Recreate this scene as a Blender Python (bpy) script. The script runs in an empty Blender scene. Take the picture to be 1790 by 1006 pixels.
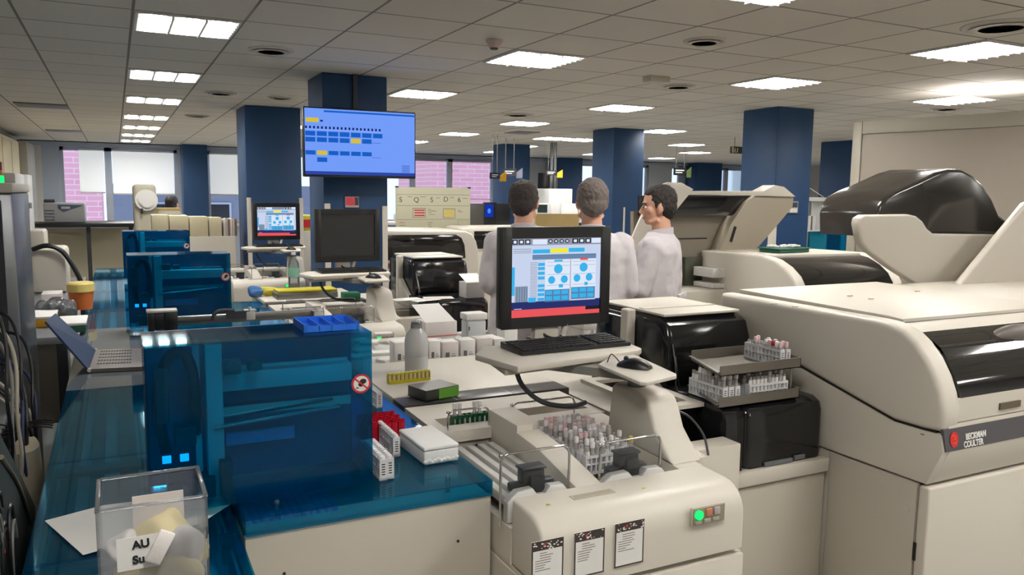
import bpy, bmesh, math, random
from mathutils import Vector, Matrix, Quaternion
random.seed(7)
C = bpy.context.scene
COL = C.collection
R = math.radians
# ---------------------------------------------------------------- camera
FPX, CX, CY, EYE = 1389.5, 895.0, 503.0, 1.68
def basis():
    Y = Vector((200-CX, 331-CY, FPX)).normalized()
    P = Vector((1200-CX, 331+12.1-CY, FPX))
    n = Y.cross(P).normalized()
    if n.y < 0: n = -n
    Z = -n
    X = Y.cross(Z)
    return X, Y, Z                     # world axes seen in camera axes (right, down, forward)
AX, AY, AZ = basis()
right = Vector((AX.x, AY.x, AZ.x)); down = Vector((AX.y, AY.y, AZ.y)); fwd = Vector((AX.z, AY.z, AZ.z))
cam = bpy.data.cameras.new('camera'); camo = bpy.data.objects.new('camera', cam); COL.objects.link(camo)
cam.sensor_fit = 'HORIZONTAL'; cam.sensor_width = 36; cam.lens = 36*FPX/1790; cam.clip_start = 0.02; cam.clip_end = 300
m = Matrix((right, -down, -fwd)).transposed().to_4x4(); m.translation = Vector((0, 0, EYE))
camo.matrix_world = m
C.camera = camo
# ---------------------------------------------------------------- world, exposure
C.view_settings.view_transform = 'Standard'; C.view_settings.look = 'None'
C.view_settings.gamma = 1; C.view_settings.use_curve_mapping = False
C.view_settings.exposure = 0.0
C.cycles.max_bounces = 8; C.cycles.diffuse_bounces = 4; C.cycles.glossy_bounces = 4; C.cycles.transmission_bounces = 6; C.cycles.transparent_max_bounces = 24
C.cycles.sample_clamp_indirect = 4.0; C.cycles.caustics_reflective = False; C.cycles.caustics_refractive = False
w = bpy.data.worlds.new('overcast_sky'); C.world = w; w.use_nodes = True
w.node_tree.nodes['Background'].inputs[0].default_value = (0.70, 0.84, 1.0, 1); w.node_tree.nodes['Background'].inputs[1].default_value = 1.9
LAMP = 69                                # strength of the fluorescent tubes
# ---------------------------------------------------------------- real points from the photograph on real planes
def ray(u, v):
    return right*(u-CX) + down*(v-CY) + fwd*FPX
def atz(u, v, z):
    d = ray(u, v); t = (z-EYE)/d.z; return Vector((d.x*t, d.y*t, z))
def aty(u, v, y):
    d = ray(u, v); t = y/d.y; return Vector((d.x*t, y, EYE+d.z*t))
def atx(u, v, x):
    d = ray(u, v); t = x/d.x; return Vector((x, d.y*t, EYE+d.z*t))
# ---------------------------------------------------------------- materials
def srgb(c):
    return tuple((x/12.92 if x <= .04045 else ((x+.055)/1.055)**2.4) for x in [v/255 for v in c]) + (1,)
MATS = {}
def mat(name, rgb, rough=.5, metal=0., bump=0., bscale=80., var=0., emit=None, estr=1., coat=0., spec=.5, wave=None):
    if name in MATS: return MATS[name]
    m = bpy.data.materials.new(name); m.use_nodes = True; nt = m.node_tree; b = nt.nodes['Principled BSDF']
    col = srgb(rgb)
    b.inputs['Base Color'].default_value = col; b.inputs['Roughness'].default_value = rough; b.inputs['Metallic'].default_value = metal
    b.inputs['Coat Weight'].default_value = coat; b.inputs['Specular IOR Level'].default_value = spec
    tc = nt.nodes.new('ShaderNodeTexCoord')
    if var > 0:
        n = nt.nodes.new('ShaderNodeTexNoise'); n.inputs['Scale'].default_value = 6; n.inputs['Detail'].default_value = 5
        nt.links.new(tc.outputs['Object'], n.inputs['Vector'])
        r = nt.nodes.new('ShaderNodeMapRange'); r.inputs[3].default_value = 1-var; r.inputs[4].default_value = 1+var
        nt.links.new(n.outputs[0], r.inputs[0])
        mx = nt.nodes.new('ShaderNodeMix'); mx.data_type = 'RGBA'; mx.blend_type = 'MULTIPLY'; mx.inputs[0].default_value = 1
        mx.inputs[6].default_value = col; nt.links.new(r.outputs[0], mx.inputs[7]); nt.links.new(mx.outputs[2], b.inputs['Base Color'])
    if bump > 0:
        n = nt.nodes.new('ShaderNodeTexNoise'); n.inputs['Scale'].default_value = bscale; n.inputs['Detail'].default_value = 3
        nt.links.new(tc.outputs['Object'], n.inputs['Vector'])
        bp = nt.nodes.new('ShaderNodeBump'); bp.inputs['Strength'].default_value = bump; bp.inputs['Distance'].default_value = .01
        nt.links.new(n.outputs[0], bp.inputs['Height']); nt.links.new(bp.outputs[0], b.inputs['Normal'])
    if emit:
        b.inputs['Emission Color'].default_value = srgb(emit); b.inputs['Emission Strength'].default_value = estr
    MATS[name] = m; return m
def acrylic(name, tint, refl=1.0, body=0.0, bodycol=(255, 255, 255), rough=.04):
    """clear tinted sheet: light passes, tinted; fresnel reflection on top"""
    if name in MATS: return MATS[name]
    m = bpy.data.materials.new(name); m.use_nodes = True; nt = m.node_tree; nt.nodes.clear()
    o = nt.nodes.new('ShaderNodeOutputMaterial'); t = nt.nodes.new('ShaderNodeBsdfTransparent'); t.inputs[0].default_value = srgb(tint)
    g = nt.nodes.new('ShaderNodeBsdfGlossy'); g.inputs['Roughness'].default_value = rough
    f = nt.nodes.new('ShaderNodeFresnel'); f.inputs[0].default_value = 1.5
    mu = nt.nodes.new('ShaderNodeMath'); mu.operation = 'MULTIPLY'; mu.inputs[1].default_value = refl
    nt.links.new(f.outputs[0], mu.inputs[0])
    d = nt.nodes.new('ShaderNodeBsdfDiffuse'); d.inputs[0].default_value = srgb(bodycol)
    m1 = nt.nodes.new('ShaderNodeMixShader'); m1.inputs[0].default_value = body
    nt.links.new(t.outputs[0], m1.inputs[1]); nt.links.new(d.outputs[0], m1.inputs[2])
    m2 = nt.nodes.new('ShaderNodeMixShader'); nt.links.new(mu.outputs[0], m2.inputs[0])
    nt.links.new(m1.outputs[0], m2.inputs[1]); nt.links.new(g.outputs[0], m2.inputs[2]); nt.links.new(m2.outputs[0], o.inputs[0])
    MATS[name] = m; return m
def emission(name, rgb, s):
    if name in MATS: return MATS[name]
    m = bpy.data.materials.new(name); m.use_nodes = True; nt = m.node_tree; nt.nodes.clear()
    o = nt.nodes.new('ShaderNodeOutputMaterial'); e = nt.nodes.new('ShaderNodeEmission'); e.inputs[0].default_value = srgb(rgb); e.inputs[1].default_value = s
    nt.links.new(e.outputs[0], o.inputs[0]); MATS[name] = m; return m
cream = mat('cream_plastic', (214, 207, 195), .42, bump=.02, bscale=300)
creamd = mat('warm_grey_plastic', (194, 187, 174), .45, bump=.02, bscale=300)
white = mat('white_plastic', (228, 226, 222), .4)
whitem = mat('white_metal', (215, 214, 210), .35)
gap = mat('dark_gap', (30, 28, 28), .8)
black = mat('black_plastic', (24, 24, 26), .38)
blackg = mat('black_gloss', (13, 13, 16), .08, coat=.6)
smoke = mat('smoked_cover', (22, 22, 24), .12)
grey = mat('grey_plastic', (105, 108, 112), .45)
dgrey = mat('dark_grey_plastic', (58, 60, 66), .45)
steel = mat('brushed_steel', (150, 148, 145), .34, metal=.9, bump=.05, bscale=60)
steeld = mat('dull_steel', (128, 122, 114), .42, metal=.75, var=.08)
chrome = mat('chrome', (210, 210, 210), .12, metal=1)
bluecol = mat('blue_column_paint', (8, 56, 98), .55, bump=.03, bscale=150, var=.04)
blue = acrylic('blue_acrylic', (136, 230, 248), .6, .06, (0, 120, 190))
bluel = acrylic('blue_acrylic_lid', (138, 230, 248), .7, .06, (0, 120, 190))
clear = acrylic('clear_acrylic', (246, 248, 250), .9, .09, (236, 240, 246))
pane = acrylic('guard_pane_clear', (250, 251, 252), .45, .0)
clearw = acrylic('clear_plastic', (225, 228, 230), 1.0, .12, (225, 228, 232), .15)
milky = acrylic('milky_plastic', (248, 249, 250), .8, .6, (248, 249, 250), .2)
paper = mat('white_paper', (238, 236, 232), .75)
card = mat('white_card', (226, 218, 214), .7)
ink = mat('black_ink', (28, 28, 30), .7)
red = mat('red_plastic', (196, 26, 48), .4)
redink = mat('red_ink', (200, 40, 45), .6)
yellow = mat('yellow_plastic', (205, 190, 40), .45)
green = mat('green_plastic', (22, 98, 62), .45)
lime = mat('lime_card', (110, 175, 60), .6)
bluebin = mat('bright_blue_plastic', (40, 118, 235), .45)
navy = mat('navy_mesh_plastic', (42, 62, 96), .55)
stripe = mat('slate_stripe', (78, 76, 80), .4)
skin = mat('skin', (212, 162, 138), .55, bump=.03, bscale=200)
coat = mat('white_coat_cloth', (208, 202, 206), .85, bump=1.0, bscale=10)
tan = mat('tan_panel', (142, 132, 122), .6, bump=.02)
wood = mat('light_wood', (176, 150, 96), .55, var=.1)
beige = mat('beige_metal', (200, 192, 168), .5)
# ---------------------------------------------------------------- mesh builder
class MB:
    def __init__(s): s.bm = bmesh.new(); s.mi = 0; s.M = Matrix.Identity(4); s.mats = None
    def _fin(s, vs):
        vs = list(vs)
        bmesh.ops.transform(s.bm, matrix=s.M, verts=vs)
        fs = set()
        for v in vs:
            for f in v.link_faces: fs.add(f)
        for f in fs: f.material_index = s.mi
        return s
    def box(s, a, b, bev=0., seg=2):
        a = Vector(a); b = Vector(b)
        mm = Matrix.Translation((a+b)/2) @ Matrix.Diagonal((abs(b.x-a.x), abs(b.y-a.y), abs(b.z-a.z), 1))
        vs = bmesh.ops.create_cube(s.bm, size=1, matrix=mm)['verts']
        if bev > 0:
            es = list({e for v in vs for e in v.link_edges})
            r = bmesh.ops.bevel(s.bm, geom=es, offset=bev, segments=seg, affect='EDGES', profile=.5)
            vs = list({v for f in r['faces'] for v in f.verts} | {v for v in vs if v.is_valid})
        return s._fin(vs)
    def prism(s, pts, axis, a, b, bev=0., seg=2):
        """pts 2-D outline; axis 'x': pts=(y,z), 'y': pts=(x,z), 'z': pts=(x,y)"""
        def P(p, t):
            return {'x': (t, p[0], p[1]), 'y': (p[0], t, p[1]), 'z': (p[0], p[1], t)}[axis]
        va = [s.bm.verts.new(P(p, a)) for p in pts]; vb = [s.bm.verts.new(P(p, b)) for p in pts]
        n = len(pts); fs = [s.bm.faces.new(va), s.bm.faces.new(vb[::-1])]
        for i in range(n): fs.append(s.bm.faces.new((va[i], vb[i], vb[(i+1) % n], va[(i+1) % n])))
        bmesh.ops.recalc_face_normals(s.bm, faces=fs)
        vs = va+vb
        if bev > 0:
            es = [e for f in fs[:2] for e in f.edges]
            r = bmesh.ops.bevel(s.bm, geom=list(set(es)), offset=bev, segments=seg, affect='EDGES', profile=.5)
            vs = list({v for f in r['faces'] for v in f.verts} | {v for v in vs if v.is_valid})
        return s._fin(vs)
    def hull(s, bot, top):
        """two matching 3-D loops joined into a solid"""
        va = [s.bm.verts.new(p) for p in bot]; vb = [s.bm.verts.new(p) for p in top]; n = len(va)
        fs = [s.bm.faces.new(va), s.bm.faces.new(vb[::-1])]
        for i in range(n): fs.append(s.bm.faces.new((va[i], vb[i], vb[(i+1) % n], va[(i+1) % n])))
        bmesh.ops.recalc_face_normals(s.bm, faces=fs)
        return s._fin(va+vb)
    def cyl(s, p, q, r, r2=None, seg=16, caps=True):
        p = Vector(p); q = Vector(q); d = q-p
        mm = Matrix.Translation((p+q)/2) @ d.to_track_quat('Z', 'Y').to_matrix().to_4x4()
        vs = bmesh.ops.create_cone(s.bm, cap_ends=caps, segments=seg, radius1=r, radius2=r if r2 is None else r2, depth=d.length, matrix=mm)['verts']
        return s._fin(vs)
    def ball(s, c, r, u=16, v=10, rot=None):
        r = (r, r, r) if not hasattr(r, '__len__') else r
        mm = Matrix.Translation(c) @ (rot.to_4x4() if rot is not None else Matrix.Identity(4)) @ Matrix.Diagonal((*r, 1))
        vs = bmesh.ops.create_uvsphere(s.bm, u_segments=u, v_segments=v, radius=1, matrix=mm)['verts']
        return s._fin(vs)
    def lathe(s, prof, c=(0, 0, 0), seg=24):
        rings = []
        for r, z in prof:
            rings.append([s.bm.verts.new((c[0]+max(r, 1e-4)*math.cos(2*math.pi*i/seg), c[1]+max(r, 1e-4)*math.sin(2*math.pi*i/seg), c[2]+z)) for i in range(seg)])
        for a, b in zip(rings, rings[1:]):
            for i in range(seg): s.bm.faces.new((a[i], a[(i+1) % seg], b[(i+1) % seg], b[i]))
        s.bm.faces.new(rings[0][::-1]); s.bm.faces.new(rings[-1])
        return s._fin([v for r_ in rings for v in r_])
    def tube(s, pts, r, seg=8, smooth=4, rr=None):
        pts = [Vector(p) for p in pts]
        if smooth > 1 and len(pts) > 2:
            out = []
            for i in range(len(pts)-1):
                p0 = pts[max(i-1, 0)]; p1 = pts[i]; p2 = pts[i+1]; p3 = pts[min(i+2, len(pts)-1)]
                for k in range(smooth):
                    t = k/smooth
                    out.append(.5*((2*p1)+(-p0+p2)*t+(2*p0-5*p1+4*p2-p3)*t*t+(-p0+3*p1-3*p2+p3)*t**3))
            out.append(pts[-1]); pts = out
        rings = []; nrm = None
        for i, p in enumerate(pts):
            t = (pts[min(i+1, len(pts)-1)]-pts[max(i-1, 0)])
            if t.length < 1e-9: t = Vector((0, 0, 1))
            t.normalize()
            if nrm is None: nrm = t.orthogonal().normalized()
            nrm = (nrm - t*nrm.dot(t))
            nrm = nrm.normalized() if nrm.length > 1e-6 else t.orthogonal().normalized()
            bn = t.cross(nrm); q = r if rr is None else rr[0]+(rr[1]-rr[0])*i/(len(pts)-1)
            rings.append([s.bm.verts.new(p+(nrm*math.cos(2*math.pi*k/seg)+bn*math.sin(2*math.pi*k/seg))*q) for k in range(seg)])
        for a, b in zip(rings, rings[1:]):
            for k in range(seg): s.bm.faces.new((a[k], a[(k+1) % seg], b[(k+1) % seg], b[k]))
        s.bm.faces.new(rings[0][::-1]); s.bm.faces.new(rings[-1])
        return s._fin([v for g in rings for v in g])
    def loft(s, rings, cap=True):
        """rings: list of lists of points (same count)"""
        rv = [[s.bm.verts.new(p) for p in r] for r in rings]; n = len(rv[0])
        for a, b in zip(rv, rv[1:]):
            for k in range(n): s.bm.faces.new((a[k], a[(k+1) % n], b[(k+1) % n], b[k]))
        if cap: s.bm.faces.new(rv[0][::-1]); s.bm.faces.new(rv[-1])
        return s._fin([v for g in rv for v in g])
    def shell(s, a, b, sides, t=.004):
        """thin-walled box; sides string from: x X y Y z Z (min / max faces)"""
        a = Vector(a); b = Vector(b)
        for ch in sides:
            p = a.copy(); q = b.copy(); i = 'xyz'.index(ch.lower())
            if ch.islower(): q[i] = a[i]+t
            else: p[i] = b[i]-t
            for k in range(3):                       # keep sheets from crossing
                if k < i and ('xyz'[k] in sides): p[k] += t
                if k < i and ('XYZ'[k] in sides): q[k] -= t
            s.box(p, q)
        return s
W_ = {}
def wm(o): return W_.get(o.name, Matrix.Identity(4))
def tag(o, label=None, cat=None, group=None, kind=None):
    if label: o['label'] = label
    if cat: o['category'] = cat
    if group: o['group'] = group
    if kind: o['kind'] = kind
    return o
def thing(name, label, cat, loc=(0, 0, 0), rz=0., group=None):
    o = bpy.data.objects.new(name, None); COL.objects.link(o); o.empty_display_size = .05
    o.location = loc; o.rotation_euler = (0, 0, rz)
    W_[o.name] = Matrix.Translation(loc) @ Matrix.Rotation(rz, 4, 'Z')
    return tag(o, label, cat, group)
def obj(name, mb, ma, parent=None, local=False, label=None, cat=None, group=None, kind=None, ang=35, origin=True):
    bm = mb.bm
    bmesh.ops.recalc_face_normals(bm, faces=bm.faces[:])
    loc = Vector((0, 0, 0)); base = Matrix.Identity(4)
    if parent is not None:
        if not local: bm.transform(wm(parent).inverted())
    elif origin and len(bm.verts):
        xs = [v.co for v in bm.verts]
        loc = Vector(((min(c.x for c in xs)+max(c.x for c in xs))/2, (min(c.y for c in xs)+max(c.y for c in xs))/2, min(c.z for c in xs)))
        bm.transform(Matrix.Translation(-loc)); base = Matrix.Translation(loc)
    for f in bm.faces: f.smooth = True
    for e in bm.edges:
        if len(e.link_faces) == 2 and e.calc_face_angle(0) > R(ang): e.smooth = False
    me = bpy.data.meshes.new(name); bm.to_mesh(me); bm.free()
    for x in (ma if isinstance(ma, (list, tuple)) else [ma]): me.materials.append(x)
    o = bpy.data.objects.new(name, me); COL.objects.link(o); o.location = loc
    if parent is not None: o.parent = parent; W_[o.name] = wm(parent)
    else: W_[o.name] = base
    return tag(o, label, cat, group, kind)
def kids(o): return list(o.children)
def copy_tree(o, parent=None, top=None, label=None, name=None, group=None):
    c = o.copy(); COL.objects.link(c)
    if parent is not None: c.parent = parent
    for ch in kids(o): copy_tree(ch, c)
    if top is not None: c.location = Vector(o.location)+Vector(top)
    if label: c['label'] = label
    if group: c['group'] = group
    return c
def text(name, body, size, ma, parent, M, ext=.0008, align='CENTER', width=1., bold=0.):
    cu = bpy.data.curves.new(name, 'FONT'); cu.body = body; cu.size = size; cu.extrude = ext; cu.align_x = align; cu.align_y = 'CENTER'; cu.offset = bold
    cu.space_character = width
    tmp = bpy.data.objects.new(name+'_tmp', cu); COL.objects.link(tmp)
    dg = bpy.context.evaluated_depsgraph_get(); me = bpy.data.meshes.new_from_object(tmp.evaluated_get(dg))
    bpy.data.objects.remove(tmp); bpy.data.curves.remove(cu)
    me.transform(M)
    if parent is not None: me.transform(wm(parent).inverted())
    me.materials.clear(); me.materials.append(ma)
    o = bpy.data.objects.new(name, me); COL.objects.link(o); o.parent = parent; W_[o.name] = wm(parent)
    return o
def frame(o, ux, uz):
    """matrix: local x along ux, local y along uz, origin o"""
    ux = Vector(ux).normalized(); uz = Vector(uz).normalized(); n = ux.cross(uz)
    mm = Matrix((ux, uz, n)).transposed().to_4x4(); mm.translation = Vector(o); return mm
def rects(name, M, items, mats, parent, depth=.0006, **k):
    """flat printed marks on a face: items (x0,y0,x1,y1,mat index[,layer][, 'o' = ellipse])"""
    mb = MB(); mb.M = M
    for it in items:
        x0, y0, x1, y1, mi = it[:5]; ly = it[5] if len(it) > 5 else 1
        mb.mi = mi; z = depth*ly
        if len(it) > 6:
            vs = [mb.bm.verts.new(((x0+x1)/2+(x1-x0)/2*math.cos(t*math.pi/10), (y0+y1)/2+(y1-y0)/2*math.sin(t*math.pi/10), z)) for t in range(20)]
        else:
            vs = [mb.bm.verts.new(p) for p in ((x0, y0, z), (x1, y0, z), (x1, y1, z), (x0, y1, z))]
        mb.bm.faces.new(vs); mb._fin(vs)
    bm = mb.bm
    if parent is not None: bm.transform(wm(parent).inverted())
    me = bpy.data.meshes.new(name); bm.to_mesh(me); bm.free()
    for x in mats: me.materials.append(x)
    o = bpy.data.objects.new(name, me); COL.objects.link(o)
    if parent is not None: o.parent = parent; W_[o.name] = wm(parent)
    return o
def arc(cx, cy, r, a0, a1, n=8, ry=None):
    ry = r if ry is None else ry
    return [(cx+r*math.cos(R(a0+(a1-a0)*i/n)), cy+ry*math.sin(R(a0+(a1-a0)*i/n))) for i in range(n+1)]
# ================================================================ SETTING
CEIL = 2.68; FY = 19.6
def structure(name, mb, ma): return obj(name, mb, ma, kind='structure', origin=False)
fm = mat('floor_vinyl', (168, 166, 160), .35, var=.06)
structure('floor', MB().box((-1.9, -3.2, -.06), (20.2, FY+.3, 0)), fm)
# ceiling tiles 0.6 m: brick node draws the T-bars
cm = bpy.data.materials.new('ceiling_tiles'); cm.use_nodes = True; nt = cm.node_tree; b = nt.nodes['Principled BSDF']; b.inputs['Roughness'].default_value = .9
tc = nt.nodes.new('ShaderNodeTexCoord'); mp = nt.nodes.new('ShaderNodeMapping'); mp.inputs['Location'].default_value = (-.134, -5.065, 0)
br = nt.nodes.new('ShaderNodeTexBrick'); br.offset = 0; br.squash = 1
for k, v in {'Scale': 1, 'Mortar Size': .009, 'Mortar Smooth': .2, 'Brick Width': .6, 'Row Height': .6, 'Bias': 0}.items(): br.inputs[k].default_value = v
br.inputs['Color1'].default_value = srgb((222, 216, 206)); br.inputs['Color2'].default_value = srgb((214, 208, 199)); br.inputs['Mortar'].default_value = srgb((118, 112, 106))
nt.links.new(tc.outputs['Object'], mp.inputs[0]); nt.links.new(mp.outputs[0], br.inputs[0]); nt.links.new(br.outputs[0], b.inputs['Base Color'])
no = nt.nodes.new('ShaderNodeTexNoise'); no.inputs['Scale'].default_value = 120; bp = nt.nodes.new('ShaderNodeBump'); bp.inputs['Strength'].default_value = .15; bp.inputs['Distance'].default_value = .01
nt.links.new(tc.outputs['Object'], no.inputs[0]); nt.links.new(no.outputs[0], bp.inputs['Height']); nt.links.new(bp.outputs[0], b.inputs['Normal'])
structure('ceiling', MB().box((-1.9, -3.2, CEIL), (20.2, FY+.3, CEIL+.1)), cm)
wp = mat('wall_paint', (206, 204, 200), .7); wg = mat('blue_grey_wall', (172, 184, 202), .6); wgr = mat('grey_wall_panel', (190, 194, 198), .6)
structure('wall_left', MB().box((-1.9, -3.2, 0), (-1.75, FY, CEIL)), wp)
structure('wall_right', MB().box((20, -3.2, 0), (20.2, FY, CEIL)), wp)
structure('wall_back', MB().box((-1.75, -3.2, 0), (20, -3.05, CEIL)), wp)
mb = MB(); mb.box((-1.9, FY, 0), (20.2, FY+.25, .92)).box((-1.9, FY, 2.58), (20.2, FY+.25, CEIL))
structure('wall_far', mb, wg)
structure('trim_1', MB().box((-1.75, FY-.16, 2.60), (20, FY, 2.66)), mat('window_header_trim', (150, 160, 176), .5))
fr = mat('window_frame_paint', (176, 182, 196), .4)
# solid panels between the windows
sol = [(-1.9, -1.35, wp), (-1.35, -1.02, wg), (1.30, 1.92, None), (9.9, 10.75, wgr), (10.75, 11.62, None), (14.28, 15.10, wgr), (15.5, 16.6, None), (18.9, 20.2, wp)]
k = 1
for x0, x1, mm_ in sol:
    if mm_: structure('wall_far', MB().box((x0, FY, .92), (x1, FY+.2, 2.58)), mm_)
    else: structure('wall_far', MB().box((x0, FY+.05, .92), (x1, FY+.2, 2.58)), wg)
wins = [(-1.02, -.1), (-.1, 1.30), (1.92, 2.9), (2.9, 4.4), (4.4, 6.9), (6.9, 7.93), (7.93, 9.2), (9.2, 9.9), (11.62, 12.9), (12.9, 14.28), (15.1, 15.5), (16.6, 17.3), (17.3, 18.9)]
glass = acrylic('window_glass', (240, 245, 250), .8)
for i, (x0, x1) in enumerate(wins):
    t = thing('window_%d' % (i+1), None, None, ((x0+x1)/2, FY+.1, .92)); t['kind'] = 'structure'
    f = MB(); f.box((x0, FY+.06, .92), (x0+.07, FY+.15, 2.58)).box((x1-.07, FY+.06, .92), (x1, FY+.15, 2.58)).box((x0, FY+.06, .92), (x1, FY+.15, .99)).box((x0, FY+.06, 2.5), (x1, FY+.15, 2.58))
    obj('window_frame', f, fr, t); obj('window_pane', MB().box((x0+.07, FY+.1, .99), (x1-.07, FY+.105, 2.5)), glass, t)
structure('trim_2', MB().box((-1.75, FY-.12, .86), (20, FY, .92)), white)
# roller blinds on the left windows
bl = mat('roller_blind', (236, 238, 240), .8, emit=(236, 241, 246), estr=.52)  # emission in the cloth stands in for daylight passing through
for x0, x1, zb, lab in ((-.66, -.18, 1.62, 'white roller blind half down over the leftmost window'), (-.02, 1.22, 1.60, 'wide white roller blind half down, second window from left'), (1.98, 2.85, 1.60, 'white roller blind half down right of the narrow far blue pillar')):
    t = thing('roller_blind', lab, 'blind', ((x0+x1)/2, FY+.02, zb), 0, 'white roller blinds')
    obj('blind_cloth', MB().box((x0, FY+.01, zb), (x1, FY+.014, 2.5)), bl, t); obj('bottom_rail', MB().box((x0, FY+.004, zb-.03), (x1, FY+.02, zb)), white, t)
    obj('blind_roller', MB().cyl((x0, FY+.012, 2.52), (x1, FY+.012, 2.52), .02), white, t)
# venetian slats over the middle windows
vs_ = acrylic('pale_slats', (235, 225, 235), .3, .35, (225, 190, 205))
for x0, x1 in ((6.98, 7.85), (8.0, 9.14)):
    mb = MB()
    for q in range(26): mb.box((x0, FY+.01, 1.56+q*.036), (x1, FY+.03, 1.562+q*.036))
    mb.box((x0, FY+.0, 1.52), (x1, FY+.03, 1.545)).box((x0, FY+.0, 2.5), (x1, FY+.03, 2.53))
    obj('venetian_blind', mb, mat('blind_slats', (215, 196, 208), .5), label='pale slatted blind over far window %s' % ('left of the grey wall panel' if x0 > 7.5 else 'just right of the television'), cat='blind', group='slatted blinds in the far windows')
# street outside
bk = bpy.data.materials.new('pink_brick'); bk.use_nodes = True; nt = bk.node_tree; b = nt.nodes['Principled BSDF']
br = nt.nodes.new('ShaderNodeTexBrick'); br.inputs['Scale'].default_value = 1; br.inputs['Brick Width'].default_value = .6; br.inputs['Row Height'].default_value = .16; br.inputs['Mortar Size'].default_value = .014
br.inputs['Color1'].default_value = srgb((232, 160, 172)); br.inputs['Color2'].default_value = srgb((226, 152, 166)); br.inputs['Mortar'].default_value = srgb((238, 196, 204))
tc = nt.nodes.new('ShaderNodeTexCoord'); mp = nt.nodes.new('ShaderNodeMapping'); mp.inputs['Rotation'].default_value = (R(90), 0, 0)
nt.links.new(tc.outputs['Object'], mp.inputs[0]); nt.links.new(mp.outputs[0], br.inputs[0]); nt.links.new(br.outputs[0], b.inputs['Base Color'])
def building(x0, x1, y, z0, z1, ma, lab, wins_):
    t = thing('neighbouring_building', lab, 'building', ((x0+x1)/2, y, z0))
    obj('facade', MB().box((x0, y, z0), (x1, y+4, z1)), ma, t)
    for a, b_, c_, d_ in wins_:
        q = obj('facade_window', MB().box((a, y-.06, c_), (b_, y+.02, d_)), fr, t); obj('pane', MB().box((a+.08, y-.08, c_+.08), (b_-.08, y-.061, d_-.08)), blackg, q)
building(10.6, 15.2, 28, -3, 14, bk, 'pink brick building seen through the windows right of the television', [(12.2, 13.2, -.5, .6)])
building(-1.75, -.35, 27, -3, 12, bk, 'narrow pink tiled facade seen in the leftmost window', [(-1.5, -.8, -1, 0)])
building(-.2, 8.5, 34, -3, 1.9, mat('grey_street_wall', (120, 128, 145), .7), 'low grey building outside below the roller blinds', [(1, 2, 0, 1.2), (3.2, 4.2, 0, 1.2)])
building(18, 34, 36, -3, 1.5, mat('pale_street_wall', (205, 214, 226), .7), 'low pale building outside the right-hand windows', [(20, 22, -.5, .8), (25, 27, -.5, .8)])
# ---------------------------------------------------------------- ceiling fittings
tube_m = emission('fluorescent_tube', (255, 252, 246), LAMP); refl = mat('lamp_reflector', (225, 225, 222), .25, metal=.6, emit=(255, 250, 242), estr=.55); louv = mat('lamp_louvre', (235, 235, 232), .3, metal=.4)
def panel(first=[None], loc=(0, 0), lab='', sx=1.0):
    if first[0] is None:
        t = thing('ceiling_light', lab, 'ceiling light', (loc[0], loc[1], CEIL), 0, 'recessed fluorescent ceiling lights')
        z = CEIL; x, y = loc
        f = MB(); f.box((x-.288, y-.288, z-.012), (x-.272, y+.288, z)).box((x+.272, y-.288, z-.012), (x+.288, y+.288, z)).box((x-.272, y-.288, z-.012), (x+.272, y-.272, z)).box((x-.272, y+.272, z-.012), (x+.272, y+.288, z))
        obj('frame', f, white, t)
        obj('reflector', MB().box((x-.272, y-.272, z-.004), (x+.272, y+.272, z-.0005)), refl, t)
        for q in range(3):
            cx_ = x-.18+q*.18
            obj('tube', MB().box((cx_-.052, y-.262, z-.009), (cx_+.052, y+.262, z-.005)), tube_m, t)
        l = MB()
        for q in range(7): l.box((x-.272, y-.225+q*.075-.003, z-.022), (x+.272, y-.225+q*.075+.003, z-.010))
        for q in (-.09, .09): l.box((x+q-.006, y-.272, z-.024), (x+q+.006, y+.272, z-.010))
        obj('louvre', l, louv, t)
        first[0] = t; panel.loc = loc; return t
    return copy_tree(first[0], top=(loc[0]-panel.loc[0], loc[1]-panel.loc[1], 0), label=lab)
gx = lambda i: .134+.6*i+.3
gy = lambda j: 5.065+.6*j+.3
lts = [(0, 0, 'nearest of the lights in the left row, above the blue boxes'), (0, 4, 'second nearest light of the left row'), (0, 7.6, 'third light of the left row'), (0, 11.5, 'fourth light of the left row'),
       (0, 14.9, 'fifth light of the left row'), (0, 18.3, 'sixth light of the left row'), (0, 21.5, 'seventh and farthest light of the left row'),
       (4, 0, 'bright louvred light just right of the smoke detector'), (4, 4, 'louvred light right of the television pillar'), (4, 8, 'light partly hidden behind the television right edge'), (4, 12, 'small light just above the television top right'),
       (4, -4, 'light cut by the top edge of the picture'), (8, -3, 'large louvred light at the upper right edge'), (8, 0, 'louvred light above the large right blue pillar'), (8, 4, 'louvred light between the two middle blue pillars'),
       (8, 8, 'light left of the middle pillar top, row nearer'), (8, 12, 'small distant light above the heads'), (12, 8, 'light between the middle pillar and right pillar'), (12, 4, 'light hidden partly by the large right pillar'),
       (12, 12, 'distant light right of middle pillar'), (12, 0, 'light shining up against the ceiling above the tan partition'), (15.3, 4, 'light cut off by the tan partition corner'), (11, 12, 'distant light left of middle pillar'),
       (12, 16, 'faint distant light under the right ceiling lights'), (8, 16, 'faint distant light over the hanging signs'), (4, 18, 'faint distant light over the whiteboard'), (16, 12, 'distant light just left of the right pillar'), (19.2, 15.5, 'farthest light near the exit sign'), (20, 8, 'light seen right of the large right pillar')]
seen = set()
for i, j, lab in lts: panel(loc=(gx(i), gy(j)), lab='recessed white ceiling light, '+lab)
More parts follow.
